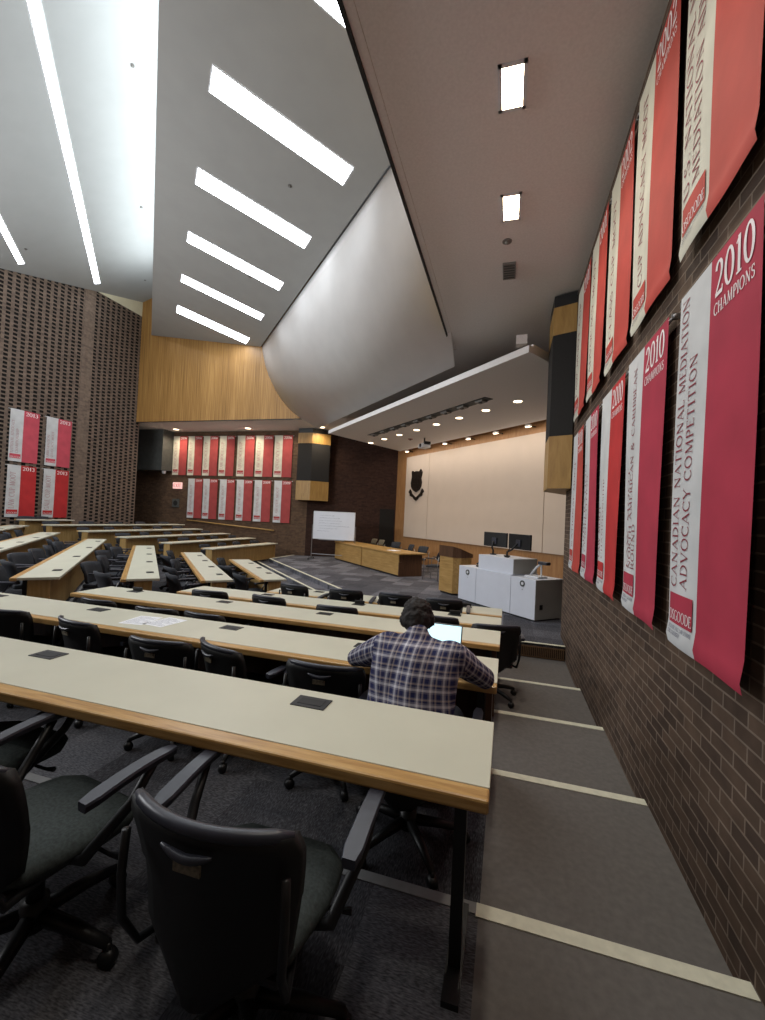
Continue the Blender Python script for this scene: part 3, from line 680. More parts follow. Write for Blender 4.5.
# ------------------------------------------------------------------ canopy fittings
def on_can(a, s): u = AX+a; v = s*S2; return Vector(((v-u)*S2, (v+u)*S2, 4.5))
r = thing('lighting_trough', 'recessed dark trough in the stage canopy holding a row of track lamps', 'light trough', on_can(-.85, 9.6), -PI/4)
b = MB(); b.box(-3.0, 3.0, -.13, .13, -.012, 0); b.obj('trough', 'grey_box', r)
for k in range(9):
    t = thing('track_lamp', '%s track lamp from the left in the canopy trough' % ORD[k], 'lamp', on_can(1.85-k*.68, 9.6)-Vector((0, 0, .01)), -PI/4, 'track lamps in the canopy trough')
    b = MB(); b.box(-.13, .13, -.09, .09, -.05, 0, .01); b.obj('housing', 'sensor', t)
    b = MB(); b.cyl((.0, -.02, -.055), .05, .03, 12); b.obj('lamp_face', 'black', t)
for k in range(8):
    a = 3.5-k*1.08; p = on_can(a, 10.6)
    downlight('%s downlight from the left along the back of the stage canopy' % ORD[k], p, 'stage canopy downlights', .13)
    spot('canopy_lamp', p-Vector((0, 0, .06)), p+Vector((0, 0, -4)), 26, (1, .8, .58), 130, .9, .08)
for k in range(7):
    a = 4.2-k*1.33; p = on_screen(a, 4.48, .3)
    t = thing('wall_washer', '%s small wall washer lamp from the left above the pale screens' % ORD[k], 'lamp', p, -PI/4, 'wall washers above the screens')
    b = MB(); b.box(-.09, .09, -.05, .05, -.02, .05, .01); b.obj('housing', 'white_metal', t); b = MB(); b.box(-.08, .08, -.045, .045, -.028, -.02); b.obj('lens', 'wash_lamp', t)
    b = MB(); b.box(-.015, .015, .05, .3, 0, .03); b.obj('arm', 'black', t)
c = on_screen(0, 4.44, .9); d = on_screen(0, 1.6, 0)-c; l = area('wash_light', c, (0,0,0), 9.2, .12, 46, (1, .86, .72))
xax = Vector((-S2, S2, 0)); zax = -d.normalized(); yax = zax.cross(xax); l.matrix_world = Matrix.Translation(c) @ Matrix((xax, yax, zax)).transposed().to_4x4()
p = on_can(1.25, 12.0); t = thing('projector', 'white ceiling projector hanging from the stage canopy', 'projector', p, -PI/4-.2)
b = MB(); b.box(-.22, .22, -.16, .16, -.36, -.2, .03); b.obj('body', 'white_metal', t)
b = MB(); b.cyl((0, 0, -.1), .03, .2, 10); b.obj('mount_pole', 'black', t)
b = MB(); b.cyl((.05, -.17, -.28), .06, .04, 14, 'y'); b.obj('lens', 'glass_dark', t)
b = MB(); b.box(.12, .3, -.1, .12, -.26, -.16, .02); b.obj('bracket', 'black', t)
ceiling_dot('smoke_detector', 'red fire detector on the stage canopy', 'detector', on_can(1.75, 11.6), .09, 'sensor_red')

# ------------------------------------------------------------------ wall speaker cabinets
def speaker_box(label, mirror):
    fp = [(-8.95, 17.0), (-8.80, 16.45), (-8.05, 16.45), (-7.55, 17.0), (-7.9, 17.22), (-8.4, 16.97)]
    fp = [(-8.85, 16.98), (-8.72, 16.5), (-8.05, 16.5), (-7.45, 17.05), (-7.62, 17.38), (-8.42, 16.96)]
    if mirror: fp = [(y-16.1, x+16.1) for x, y in fp]
    cx = sum(p[0] for p in fp)/6; cy = sum(p[1] for p in fp)/6
    if mirror:   # mirrored cabinet hugs the wall
        fp = [(.90, 7.05), (.575, 7.18), (.575, 7.9), (1.0, 8.6), (1.14, 8.3), (.93, 7.75)]
    r = thing('wall_speaker', label, 'speaker', (cx, cy, 2.2)); pts = [(p[0]-cx, p[1]-cy) for p in fp]
    MB().prism(pts, 0, .82).obj('lower_cabinet', 'box_wood', r)
    MB().prism([(x*.985, y*.985) for x, y in pts], .82, 2.42).obj('speaker_grille', 'speaker_cloth', r)
    MB().prism(pts, 2.42, 2.86).obj('upper_cabinet', 'box_wood', r)
    MB().prism([(x*.98, y*.98) for x, y in pts], 2.86, 3.05).obj('top_cap', 'black', r)
speaker_box('black and wood wall speaker cabinet at the far left stage corner', False)
speaker_box('black and wood wall speaker cabinet on the right wall beside the banners', True)

# ------------------------------------------------------------------ small wall fittings
r = thing('exit_sign', 'small lit EXIT sign on the left brick wall', 'sign', (-15.22, 16.98, 2.68))
b = MB(); b.box(-.24, .24, -.09, 0, -.15, .15, .008); b.obj('housing', 'exit', r)
b = MB(); text_mesh(b, 'EXIT', lambda x, y: (x, -.093, y), .17, -.2, -.085, .08, 1.0, 1.2); b.obj('lettering', 'exit_red', r)
b = MB(); b.box(-.28, -.24, -.06, 0, .05, .12); b.obj('side_bracket', 'white_metal', r)
r = thing('wall_plate', 'square grey speaker plate below the EXIT sign', 'wall plate', (-15.3, 16.98, 1.84))
b = MB(); b.box(-.2, .2, -.04, 0, -.2, .2, .008); b.obj('plate', 'grey_box', r); b = MB(); b.cyl((0, -.043, 0), .12, .01, 20, 'y'); b.obj('grille_disc', 'speaker_cloth', r)
r = thing('security_camera', 'small white camera under the grey bulkhead at the far left', 'camera', (-15.75, 16.6, 3.35))
b = MB(); b.ball((0, 0, -.07), .09, 12); b.obj('dome', 'white_metal', r, True); b = MB(); b.cyl((0, 0, -.02), .1, .04, 16); b.obj('base_plate', 'white_metal', r)
r = thing('handrail', 'thin wooden handrail sloping down the far left brick wall', 'handrail', (-12.2, 16.9, .95))
b = MB(); b.tube([(-2.35, 0, .11), (2.3, 0, -.14)], .03, 8); b.obj('rail', 'oak_stage', r, True)
for x in (-1.8, 0, 1.8):
    b = MB(); b.tube([(x, 0, .02-.053*x-.02), (x, .09, -.06-.053*x)], .01, 6); b.obj('bracket', 'black', r)

# ------------------------------------------------------------------ desks
def make_outlet(parent, x, y, z, up=False):
    b = MB(); b.box(x-.085, x+.085, y-.055, y+.055, z, z+.004, .0015); o = b.obj('outlet_box', 'black', parent)
    b = MB(); b.box(x-.06, x+.06, y-.03, y+.03, z+.004, z+.0055); b.obj('socket_strip', 'black_soft', o)
    if up:
        b = MB(); b.box(x-.07, x+.07, y+.03, y+.05, z+.004, z+.05, .004); b.obj('raised_lid', 'black', o)
def make_desk(label, group, L, loc, rz, H=.74, D=.56, outs=(), ups=(), panel='oak_panel', posts=True, ends=(1, 1), low=.12):
    """local x along the length, y=0 user edge, y=D far edge"""
    r = thing('lecture_desk', label, 'desk', loc, rz, group); h = L/2
    b = MB(); b.box(-h, h, .075, D, H-.035, H, .003); b.obj('desktop', 'laminate', r)
    b = MB(); b.box(-h, h, -.0, .0749, H-.046, H, .008); b.obj('wood_edge', 'oak_edge', r)
    b = MB(); b.box(-h+.08, h-.08, D-.16, D-.125, low, H-.035); b.obj('modesty_panel', panel, r)
    for s, e in zip((-1, 1), ends):
        x = s*(h-.05)
        if e:
            b = MB(); b.box(x-.02, x+.02, D-.34, D-.10, 0.02, H-.035); b.obj('end_panel', panel, r)
    if posts:
        n = max(2, int(L/2.2)+1)
        for k in range(n):
            x = -h+.10+(L-.2)*k/(n-1)
            b = MB(); b.box(x-.022, x+.022, D-.40, D-.355, .02, H-.035); b.box(x-.03, x+.03, D-.52, D-.12, 0, .022); b.obj('leg', 'black', r)
    for k, x in enumerate(outs): make_outlet(r, x, D-.13, H, k in ups)
    return r
RB = [(2.0, -6.45), (3.28, -5.78), (4.55, -5.08), (5.69, -4.52), (6.83, -3.75)]
RD = .57; XR = -.02
names = ['nearest', 'second', 'third', 'fourth', 'farthest']
outs_abs = [[-.85, -2.52, -4.2, -5.6], [-2.2, -3.65, -1.0, -5.0], [-3.2, -4.54, -1.9], [-1.9, -3.3, -.6], [-1.8, -.55, -3.0]]
for i, (yf, xl) in enumerate(RB):
    L = XR-xl; cx = (XR+xl)/2
    make_desk('%s cream-topped long desk in the right block beside the aisle' % names[i], 'right block desks', L, (cx, yf-RD, zt(i)), 0, D=RD,
              outs=[x-cx for x in outs_abs[i]], ups=([], [], [1], [0, 2], [0, 1])[i], panel='oak_dark', ends=(1, 1 if i else 0), low=.47 if i == 0 else .12)
# centre block: near end / far end given along u for the far edge sum
CB = [(-4.6, 11.2, 17.3, 'backmost'), (-3.1, 9.45, 15.5, 'second from the back'), (-1.38, 7.05, 14.5, 'third from the back'), (.31, 7.42, 13.66, 'third from the stage'), (1.93, 7.75, 12.78, 'second from the stage'), (3.5, 8.32, 11.92, 'nearest the stage')]
for i, (s, u0, u1, nm) in enumerate(CB):
    v = s*S2; D = .52; c = uvp(v-D, (u0+u1)/2, zt(i-1)); L = u1-u0
    make_desk('cream-topped desk of the centre block, %s' % nm, 'centre block desks', L, c, -PI/4, D=D, outs=[-h for h in [L/2-.9-k*(L-1.6)/3 for k in range(4)]][::-1] if L > 5 else [-L/2+.9, 0, L/2-.9], panel='oak_panel', posts=True)
LB = [(-14.65, 9.9, 11.5, 1.02, 'backmost'), (-13.6, 10.0, 15.7, .90, 'second from the back'), (-12.5, 10.3, 15.5, .76, 'third from the back'), (-11.4, 10.7, 15.9, .62, 'third from the stage'), (-10.3, 11.35, 16.15, .48, 'second from the stage'), (-9.12, 11.9, 15.95, .34, 'nearest the stage')]
for i, (x, y0, y1, z, nm) in enumerate(LB):
    L = y1-y0; D = .52
    make_desk('cream-topped desk of the left block with oak front, %s' % nm, 'left block desks', L, (x-D, (y0+y1)/2, LZ[i]), -PI/2, H=z-LZ[i], D=D, outs=[0], panel='oak_panel')

# ------------------------------------------------------------------ task chairs
def back_surface(b, w0, w1, z0, z1, curve, y0, lean, th, nx=8, nz=10, inset=0):
    F, K = [], []
    for j in range(nz+1):
        t = j/nz; w = (w0+(w1-w0)*min(1, t*1.15))*(1-.55*max(0, .16-t)/.16*.9)*(1-.06*max(0, t-.92)/.08)
        z = z0+(z1-z0)*t; f, k = [], []
        for i in range(nx+1):
            q = i/nx*2-1; x = q*w/2; y = y0-lean*t+curve*(q*q)+.03*math.sin(t*PI)
            zz = z-.012*q*q*(1 if t > .5 else -1.5)
            f.append(b.bm.verts.new((x, y+th/2, zz))); k.append(b.bm.verts.new((x, y-th/2, zz)))
        F.append(f); K.append(k)
    for j in range(nz):
        for i in range(nx):
            b.bm.faces.new((F[j][i], F[j][i+1], F[j+1][i+1], F[j+1][i])); b.bm.faces.new((K[j][i], K[j+1][i], K[j+1][i+1], K[j][i+1]))
    for j in range(nz):
        b.bm.faces.new((F[j][0], F[j+1][0], K[j+1][0], K[j][0])); b.bm.faces.new((F[j][nx], K[j][nx], K[j+1][nx], F[j+1][nx]))
    for i in range(nx):
        b.bm.faces.new((F[0][i], K[0][i], K[0][i+1], F[0][i+1])); b.bm.faces.new((F[nz][i], F[nz][i+1], K[nz][i+1], K[nz][i]))
def seat_pad(b, w, d, z, th, y0):
    n = 20; 
    for (s, zz) in ((1, 0),):
        rings = []
        for r_, z_ in ((0, z+.005), (.55, z+.006), (.86, z), (.97, z-th*.3), (1.0, z-th*.6), (.94, z-th)):
            ring = []
            for k in range(n):
                a = 2*PI*k/n; c, s_ = math.cos(a), math.sin(a); p = 4.0
                rr = 1/((abs(c)**p+abs(s_)**p)**(1/p)); x = w/2*rr*c*r_*(1.0-.06*(s_ < 0)); y = y0+d/2*rr*s_*r_
                ring.append(b.bm.verts.new((x, y, z_-(.03*max(0, s_)**3*r_ if s_ > 0 else 0))))
            rings.append(ring)
        for A, B in zip(rings[1:], rings[2:]):
            for k in range(n): b.bm.faces.new((A[k], A[(k+1) % n], B[(k+1) % n], B[k]))
        b.bm.faces.new(rings[1]); b.bm.faces.new(rings[-1][::-1])
        bmesh.ops.delete(b.bm, geom=rings[0], context='VERTS')
def make_chair(label, group):
    r = thing('task_chair', label, 'chair', (0,0,0), 0, group)
    b = MB(); seat_pad(b, .50, .50, .475, .075, .03); b.obj('seat', 'seat_fabric', r, True)
    b = MB(); b.box(-.2, .2, -.18, .2, .375, .405, .01); b.obj('seat_pan', 'black', r)
    b = MB(); back_surface(b, .42, .53, .35, .835, .08, -.25, .045, .035); k = b.obj('backrest', 'black_soft', r, True)
    # top rim, carry handle and sticker on the back
    b = MB(); pts = []
    for i in range(13):
        q = i/12*2-1; pts.append((q*.245, -.296+.08*q*q, 0.832-.012*q*q))
    b.tube(pts, [.010]+[.018]*11+[.010], 8); b.obj('top_rim', 'grey_plastic', k, True)
    b = MB(); pts = [((i/8*2-1)*.075, -.316+.006*abs(i/8*2-1), .772+.016*(i/8*2-1)**2) for i in range(9)]; b.tube(pts, [.004, .008, .011, .012, .012, .012, .011, .008, .004], 6); b.obj('carry_handle', 'grey_plastic', k, True)
    b = MB(); b.box(-.045, .035, -.300, -.294, .720, .748); b.obj('inventory_sticker', 'sticker', k)
    for s in (-1, 1):
        b = MB(); b.tube([(s*.17, .0, .385), (s*.235, -.2, .40), (s*.245, -.25, .5), (s*.25, -.255, .62), (s*.245, -.25, .74)], .012, 8); b.obj('back_upright', 'black', r, True)
        # arm: pad on a slanted post
        b = MB(); n = 9; F = []
        for i in range(n):
            t = i/(n-1); y = -.05+.34*t; w = .032-.005*t+(-.010 if i in (0, n-1) else 0); z = .655+.035*math.sin(t*PI*.62); x = s*(.335-.0*t)
            th = .022
            F.append([b.bm.verts.new(q) for q in ((x-w, y, z), (x-w*.86, y, z+th*.35), (x+w*.86, y, z+th*.35), (x+w, y, z), (x+w*.8, y, z-th), (x-w*.8, y, z-th))])
        for A, B in zip(F, F[1:]):
            for q in range(6): b.bm.faces.new((A[q], A[(q+1) % 6], B[(q+1) % 6], B[q]))
        b.bm.faces.new(F[0][::-1]); b.bm.faces.new(F[-1])
        b.obj('arm_pad', 'grey_plastic', r)
        b = MB(); b.tube([(s*.335, .20, .665), (s*.325, .13, .56), (s*.27, .0, .42), (s*.18, .0, .392)], [.017, .018, .020, .016], 8); b.obj('arm_post', 'black', r, True)
    b = MB(); b.cyl((0, 0, .25), .028, .27, 12); b.cyl((0, 0, .13), .045, .10, 14); b.obj('gas_column', 'black', r, True)
    st = MB()
    for k in range(5):
        a = 2*PI*k/5+.3; c, s = math.cos(a), math.sin(a)
        st.tube([(.02*c, .02*s, .125), (.18*c, .18*s, .105), (.31*c, .31*s, .075)], [.03, .024, .017], 8)
    sb = st.obj('star_base', 'black', r, True)
    for k in range(5):
        a = 2*PI*k/5+.3; c, s = math.cos(a), math.sin(a)
        b = MB(); b.tube([(.31*c-.018*s, .31*s+.018*c, .03), (.31*c+.018*s, .31*s-.018*c, .03)], .03, 10); b.tube([(.31*c, .31*s, .035), (.31*c, .31*s, .08)], .012, 6); b.obj('caster', 'black', r, True)
    b = MB(); b.tube([(.1, .08, .385), (.26, .1, .37), (.30, .11, .372)], [.007, .007, .012], 6); b.obj('height_lever', 'black', r)
    return r
def make_far_chair(label, group):
    r = thing('task_chair', label, 'chair', (0,0,0), 0, group)
    b = MB(); b.box(-.25, .25, -.22, .27, .40, .47, .02); b.obj('seat', 'chair_far', r)
    b = MB(); back_surface(b, .42, .50, .42, .82, .07, -.25, .08, .05, 5, 6); b.obj('backrest', 'chair_far', r, True)
    for s in (-1, 1):
        b = MB(); b.box(s*.31-.03, s*.31+.03, -.08, .26, .64, .67, .008); b.tube([(s*.31, .15, .65), (s*.30, .02, .42), (s*.2, .02, .40)], .014, 5); b.obj('arm', 'grey_plastic', r)
    b = MB(); b.cyl((0, 0, .25), .03, .3, 7)
    for k in range(5):
        a = 2*PI*k/5+.3; c, s = math.cos(a), math.sin(a); b.tube([(.02*c, .02*s, .12), (.30*c, .30*s, .05)], [.03, .03], 5)
        b.box(.30*c-.03, .30*c+.03, .30*s-.03, .30*s+.03, 0, .06)
    b.obj('star_base', 'black', r); return r
NEAR = []
def chair(x, y, z, rz, label, group):
    if not NEAR:
        c = make_chair(label, group); c.location = (x, y, z); c.rotation_euler = (0, 0, rz); NEAR.append(c); return c
    return copy_tree(NEAR[0], (x, y, z), rz, label, group)
FAR = []
def far_chair(x, y, z, rz, label, group):
    if not FAR:
        c = make_far_chair(label, group); c.location = (x, y, z); c.rotation_euler = (0, 0, rz); FAR.append(c); return c
    return copy_tree(FAR[0], (x, y, z), rz, label, group)
R = math.radians
G1 = 'task chairs at the right block desks'
for x, y, a, lab in ((-.725, 1.21, R(0), 'black task chair seen from behind in the foreground, closest to the aisle'),
                     (-1.60, 1.19, R(-10), 'foreground task chair with its grey seat showing, at the left edge of the photo'),
                     (-2.30, 1.44, R(-2), 'task chair tucked at the nearest desk, mostly cut by the left edge'),
                     (-3.4, 1.38, R(5), 'task chair at the nearest desk, outside the left edge')):
    if x > -3: chair(x, y, zt(0), a, lab, G1)
row2 = [(-.45, 2.31, R(0), 'task chair the person in plaid is sitting on'), (-1.08, 2.74, R(3), 'task chair tucked under the second desk, directly left of the person in plaid'), (-1.80, 2.78, R(-24), 'turned task chair at the second desk, second to the left of the person'), (-2.34, 2.72, R(2), 'task chair at the second desk, third to the left of the person'), (-3.24, 2.86, R(-12), 'task chair at the second desk near the printed sheets, fourth left of the person'), (-4.12, 2.86, R(4), 'task chair at the second desk by the left edge of the photo')]
for x, y, a, lab in row2:
    c_ = chair(x, y, zt(1), a, lab, G1)
    c_.scale = (1, 1, .93 if 'sitting' in lab else .96)
row3 = [(-2.95, 3.98, R(-5)), (-3.56, 3.95, R(4)), (-4.4, 4.0, R(-3))]
for k, (x, y, a) in enumerate(row3):
    c_ = chair(x, y, zt(2), a, '%s chair from the aisle at the third desk of the right block' % ORD[k], G1); c_.scale = (1, 1, .92)
row4 = [(-.12, 4.98, R(14)), (-.72, 5.10, R(-4)), (-1.93, 5.02, R(3)), (-2.9, 5.16, R(-8)), (-3.8, 5.1, R(5))]
for k, (x, y, a) in enumerate(row4): c_ = chair(x, y, zt(3), a, '%s chair from the aisle at the fourth desk of the right block' % ORD[k], G1); c_.scale = (1, 1, 1.03)
row5 = [(-.82, 6.26, R(4)), (-1.5, 6.30, R(-5)), (-2.28, 6.24, R(3)), (-3.08, 6.22, R(-12))]
for k, (x, y, a) in enumerate(row5): c_ = chair(x, y, zt(4), a, '%s chair from the aisle at the farthest desk of the right block' % ORD[k], G1); c_.scale = (1, 1, 1.14)
rnd = random.Random(5)
for i, (s, u0, u1, nm) in enumerate(CB):
    v = s*S2-.52; n = int((u1-u0)/.92); n = min(n, 10)
    for k in range(n):
        t = u0+.45+(u1-u0-.9)*(k/(max(1, n-1)))+rnd.uniform(-.08, .08)
        dv = rnd.choice([-.02, -.08, -.18, -.30]); p = uvp(v+dv, t, zt(i-1))
        if nm == 'backmost' and t > 16.9: continue
        far_chair(p.x, p.y, p.z, -PI/4+rnd.uniform(-.45, .45), '%s chair from the near end at the centre block desk %s' % (ORD[k], nm), 'task chairs at the centre block desks')
for i, (x, y0, y1, z, nm) in enumerate(LB):
    n = max(2, int((y1-y0)/.95))
    for k in range(n):
        y = y0+.5+(y1-y0-1.0)*k/max(1, n-1)+rnd.uniform(-.1, .1)
        far_chair(x-.52-rnd.choice([.02, .1, .16]), y, LZ[i], -PI/2+rnd.uniform(-.3, .3), '%s chair from the near end at the left block desk %s' % (ORD[k], nm), 'task chairs at the left block desks')

# ------------------------------------------------------------------ things on the desks
def sheet_paper(label, x, y, z, rz, w=.216, h=.28):
    r = thing('paper_sheet', label, 'paper', (x, y, z), rz, 'papers on the second desk'); b = MB(); b.box(-w/2, w/2, -h/2, h/2, 0, .0015); b.obj('sheet', 'paper', r)
    b = MB()
    for k in range(9): b.box(-w*.4, w*(.4 if k % 3 else .1), h*.36-k*.026, h*.36-k*.026+.004, .0015, .0019)
    b.obj('printed_lines', 'ink_blue', r)
ZD2 = zt(1)+.74
sheet_paper('left printed sheet on the second desk', -3.02, 3.02, ZD2, R(8)); sheet_paper('right printed sheet on the second desk', -2.80, 3.06, ZD2, R(-6))
r = thing('laptop', 'open laptop with a bright screen in front of the person in plaid', 'laptop', (-.45, 2.95, ZD2), R(-2))
b = MB(); b.box(-.17, .17, -.13, .11, 0, .016, .004); b.obj('keyboard_base', 'steel', r)
b = MB()
for k in range(5):
    for q in range(12): b.box(-.145+q*.0245, -.125+q*.0245, -.02+k*.022, -.003+k*.022, .016, .0185)
b.obj('keys', 'black', r)
b = MB(); mt = Matrix.Translation((0, .11, .012)) @ Matrix.Rotation(R(-14), 4, 'X')
b.box(-.17, .17, 0, .009, 0, .245, .003, mt); sc = b.obj('screen_lid', 'steel', r)
b = MB(); b.box(-.162, .162, -.0012, 0, .012, .236, 0, mt); b.obj('lit_display', 'laptop_screen', sc)

# ------------------------------------------------------------------ stage furniture
dS = Vector((S2, -S2, 0)); nS = Vector((S2, S2, 0))
# white podium
r = thing('podium_console', 'white three-part podium console on the stage right of the lectern', 'podium', (-1.04, 10.2, ZS), -PI/4)
b = MB(); b.box(0, .59, .0, .78, .03, .80, .006); b.obj('left_cabinet', 'podium', r)
b = MB(); b.box(.60, 1.63, 0, .78, .03, .80, .004); b.obj('middle_cabinet', 'podium', r)
b = MB(); b.box(.60, 1.63, .05, .74, .80, 1.115, .006); b.obj('raised_desk', 'podium', r)
b = MB(); b.box(1.64, 2.26, 0, .78, .03, .785, .004); k = b.obj('right_cabinet', 'podium', r)
b = MB(); b.box(2.2601, 2.268, .0, .78, .03, .78); b.obj('side_panel', 'podium_side', r)
b = MB(); b.box(1.63, 1.638, .06, .73, .81, 1.105); b.obj('raised_side', 'podium_side', r)
b = MB(); b.box(.03, 2.22, .04, .74, 0, .03); b.obj('plinth', 'black', r)
for x in (.31, 1.94):
    b = MB(); b.cyl((x, -.006, .675), .06, .012, 24, 'y'); q = b.obj('round_badge', 'grey_box', r)
    b = MB(); b.cyl((x+.008, -.014, .678), .03, .006, 16, 'y'); b.obj('badge_centre', 'white_metal', q)
    b = MB(); b.box(x-.012, x+.012, -.004, 0, .555, .567); b.obj('lock', 'steel', r)
b = MB(); b.box(2.268, 2.275, .12, .2, .22, .31); b.obj('floor_socket', 'black', r)
def on_pod(x, y, z): return Vector((-1.04, 10.2, ZS+z))+dS*x+nS*y
for x, lab, a in ((1.02, 'left black monitor on the white podium, seen from the back', .06), (1.80, 'right black monitor on the white podium, seen from the back', -.12)):
    x_ = x if x < 1.5 else 1.56
    r = thing('monitor', lab, 'monitor', on_pod(.68 if x < 1.5 else 1.12, .45, 1.115), -PI/4+a, 'podium monitors')
    off = 0 if x < 1.5 else .32
    b = MB(); b.box(off-.34, off+.34, -.02, .025, .18, .50, .008); b.obj('monitor_shell', 'black', r)
    b = MB(); b.box(off-.33, off+.33, .025, .028, .195, .49); b.obj('screen_face', 'glass_dark', r)
    b = MB(); b.box(off-.07, off+.07, -.05, -.02, .24, .38, .006); b.obj('mount_plate', 'grey_plastic', r)
    b = MB(); b.tube([(off, -.06, .3), (off*.6, -.1, .16), (0, -.06, .1), (0, -.06, 0)], .02, 8); b.obj('mount_arm', 'black', r, True)
    b = MB(); b.cyl((0, -.06, .012), .07, .024, 14); b.obj('clamp_base', 'black', r)
r = thing('document_camera', 'white document camera with folding arm on right end of podium', 'document camera', on_pod(1.98, .35, .785), -PI/4)
b = MB(); b.box(-.2, .14, -.14, .14, 0, .035, .01); b.obj('base_plate', 'white_metal', r)
b = MB(); b.tube([(-.16, .0, .04), (-.02, .0, .2), (.1, 0, .29)], .022, 8); b.obj('arm', 'white_metal', r, True)
b = MB(); b.box(.05, .27, -.06, .06, .27, .33, .012); b.obj('camera_head', 'grey_plastic', r)
b = MB(); b.tube([(.1, 0, .03), (.1, 0, .29)], .016, 8); b.obj('upright', 'white_metal', r)
r = thing('desk_phone', 'small black phone on the left end of the podium', 'phone', on_pod(.42, .3, .80), -PI/4-.3)
b = MB(); b.box(-.1, .1, -.09, .09, 0, .05, .01, Matrix.Rotation(.2, 4, 'X')); b.obj('phone_base', 'black', r); b = MB(); b.tube([(-.07, -.08, .06), (-.07, 0, .11), (-.07, .08, .09)], .022, 8); b.obj('handset', 'black', r, True)
r = thing('table_microphone', 'small black gooseneck microphone on the raised podium desk', 'microphone', on_pod(1.30, .2, 1.115), -PI/4)
b = MB(); b.cyl((0, 0, .012), .05, .024, 14); b.obj('microphone_base', 'black', r); b = MB(); b.tube([(0, 0, .02), (.0, .02, .14), (.02, .06, .2)], .008, 6); b.obj('gooseneck', 'black', r)
# lectern
r = thing('lectern', 'oak lectern with slanted dark reading top on the stage', 'lectern', (-1.62, 11.0, ZS), -PI/4)
b = MB(); b.prism([(0, 0), (.54, 0), (.64, .16), (.64, .5), (0, .5)], .05, .93); b.obj('body', 'oak_stage', r)
b = MB(); b.prism([(.03, .03), (.52, .03), (.61, .16), (.61, .47), (.03, .47)], 0, .05); b.obj('plinth', 'black', r)
b = MB()
P0 = [(-.02, -.02), (.55, -.02), (.66, .15), (.66, .52), (-.02, .52)]
A = [b.bm.verts.new((x, y, .93)) for x, y in P0]; B = [b.bm.verts.new((x, y, 1.20-.36*max(0, y))) for x, y in P0]
b.bm.faces.new(A[::-1]); b.bm.faces.new(B)
for k in range(5): b.bm.faces.new((A[k], A[(k+1) % 5], B[(k+1) % 5], B[k]))
b.obj('reading_top', 'oak_dark', r)
# two bench tables
for k, (a0, a1, lab) in enumerate(((-5.16, -2.66, 'left oak bench table on the stage, beside the whiteboard'), (-2.62, 0.0, 'right oak bench table on the stage, nearer the lectern'))):
    p = Vector((-3.2, 13.0, ZS))+dS*a0; L = a1-a0
    r = thing('bench_table', lab, 'table', p, -PI/4, 'oak bench tables on the stage')
    b = MB(); b.box(0, L+(.02 if k == 0 else .12), -.03, .98, .70, .74, .004); b.obj('table_top', 'oak_stage', r)
    b = MB(); b.box(.02, L-.0, .0, .03, .05, .70); b.obj('front_panel', 'oak_stage', r)
    for x in (.03, L-.06): b = MB(); b.box(x, x+.03, .03, .9, .0, .70); b.obj('end_panel', 'oak_dark', r)
    b = MB(); b.box(.05, L-.05, .01, .04, 0, .05); b.obj('kick_board', 'black', r)
    if k: b = MB(); b.box(L, L+.03, .0, .1, .02, .45); b.obj('corner_post', 'oak_dark', r)
sheet_top = Vector((-3.2, 13.0, ZS+.74))+dS*(-.9)+nS*.35
r = thing('paper_pad', 'white paper pad on the right bench table', 'paper', sheet_top, -PI/4+.2); b = MB(); b.box(-.2, .2, -.14, .14, 0, .012); b.obj('pad', 'paper', r)
def guest_chair(label, loc, rz, shell):
    r = thing('guest_chair', label, 'chair', loc, rz, 'guest chairs behind the bench tables')
    b = MB(); seat_pad(b, .46, .46, .46, .06, 0); b.obj('seat', 'chair_far', r, True)
    b = MB(); back_surface(b, .40, .46, .56, .88, .06, -.24, .06, .03, 6, 6); b.obj('backrest', shell, r, True)
    for s in (-1, 1):
        b = MB(); b.tube([(s*.25, -.24, 0), (s*.25, -.22, .45), (s*.24, -.25, .72)], .012, 6); b.obj('leg', 'steel', r, True)
        b = MB(); b.tube([(s*.27, .24, 0), (s*.27, .22, .62), (s*.27, .16, .66), (s*.27, -.18, .66), (s*.25, -.23, .62)], .012, 6); b.obj('leg', 'steel', r, True)
        b = MB(); b.box(s*.27-.025, s*.27+.025, -.15, .17, .655, .685, .008); b.obj('arm_pad', 'black', r)
T0 = Vector((-3.2, 13.0, ZS))
for x, y, a, lab, sh in ((-5.15, 1.62, PI, 'leftmost beige-backed guest chair behind the left bench table', 'sticker'), (-4.5, 1.62, PI, 'second beige-backed guest chair behind the left bench table', 'sticker'), (-3.2, 1.62, PI+.3, 'third guest chair from the left, grey, behind the bench tables', 'chair_far'), (-2.0, 1.5, PI-.2, 'fourth guest chair from the left, grey, behind the right bench table', 'chair_far'), (-1.05, 1.45, PI+.2, 'grey guest chair at the right end behind the bench table', 'chair_far'), (.72, .85, PI/2+.5, 'guest chair with metal arms standing between the bench table and the lectern', 'chair_far')):
    p = T0+dS*x+nS*y; guest_chair(lab, p, -PI/4+a, sh)
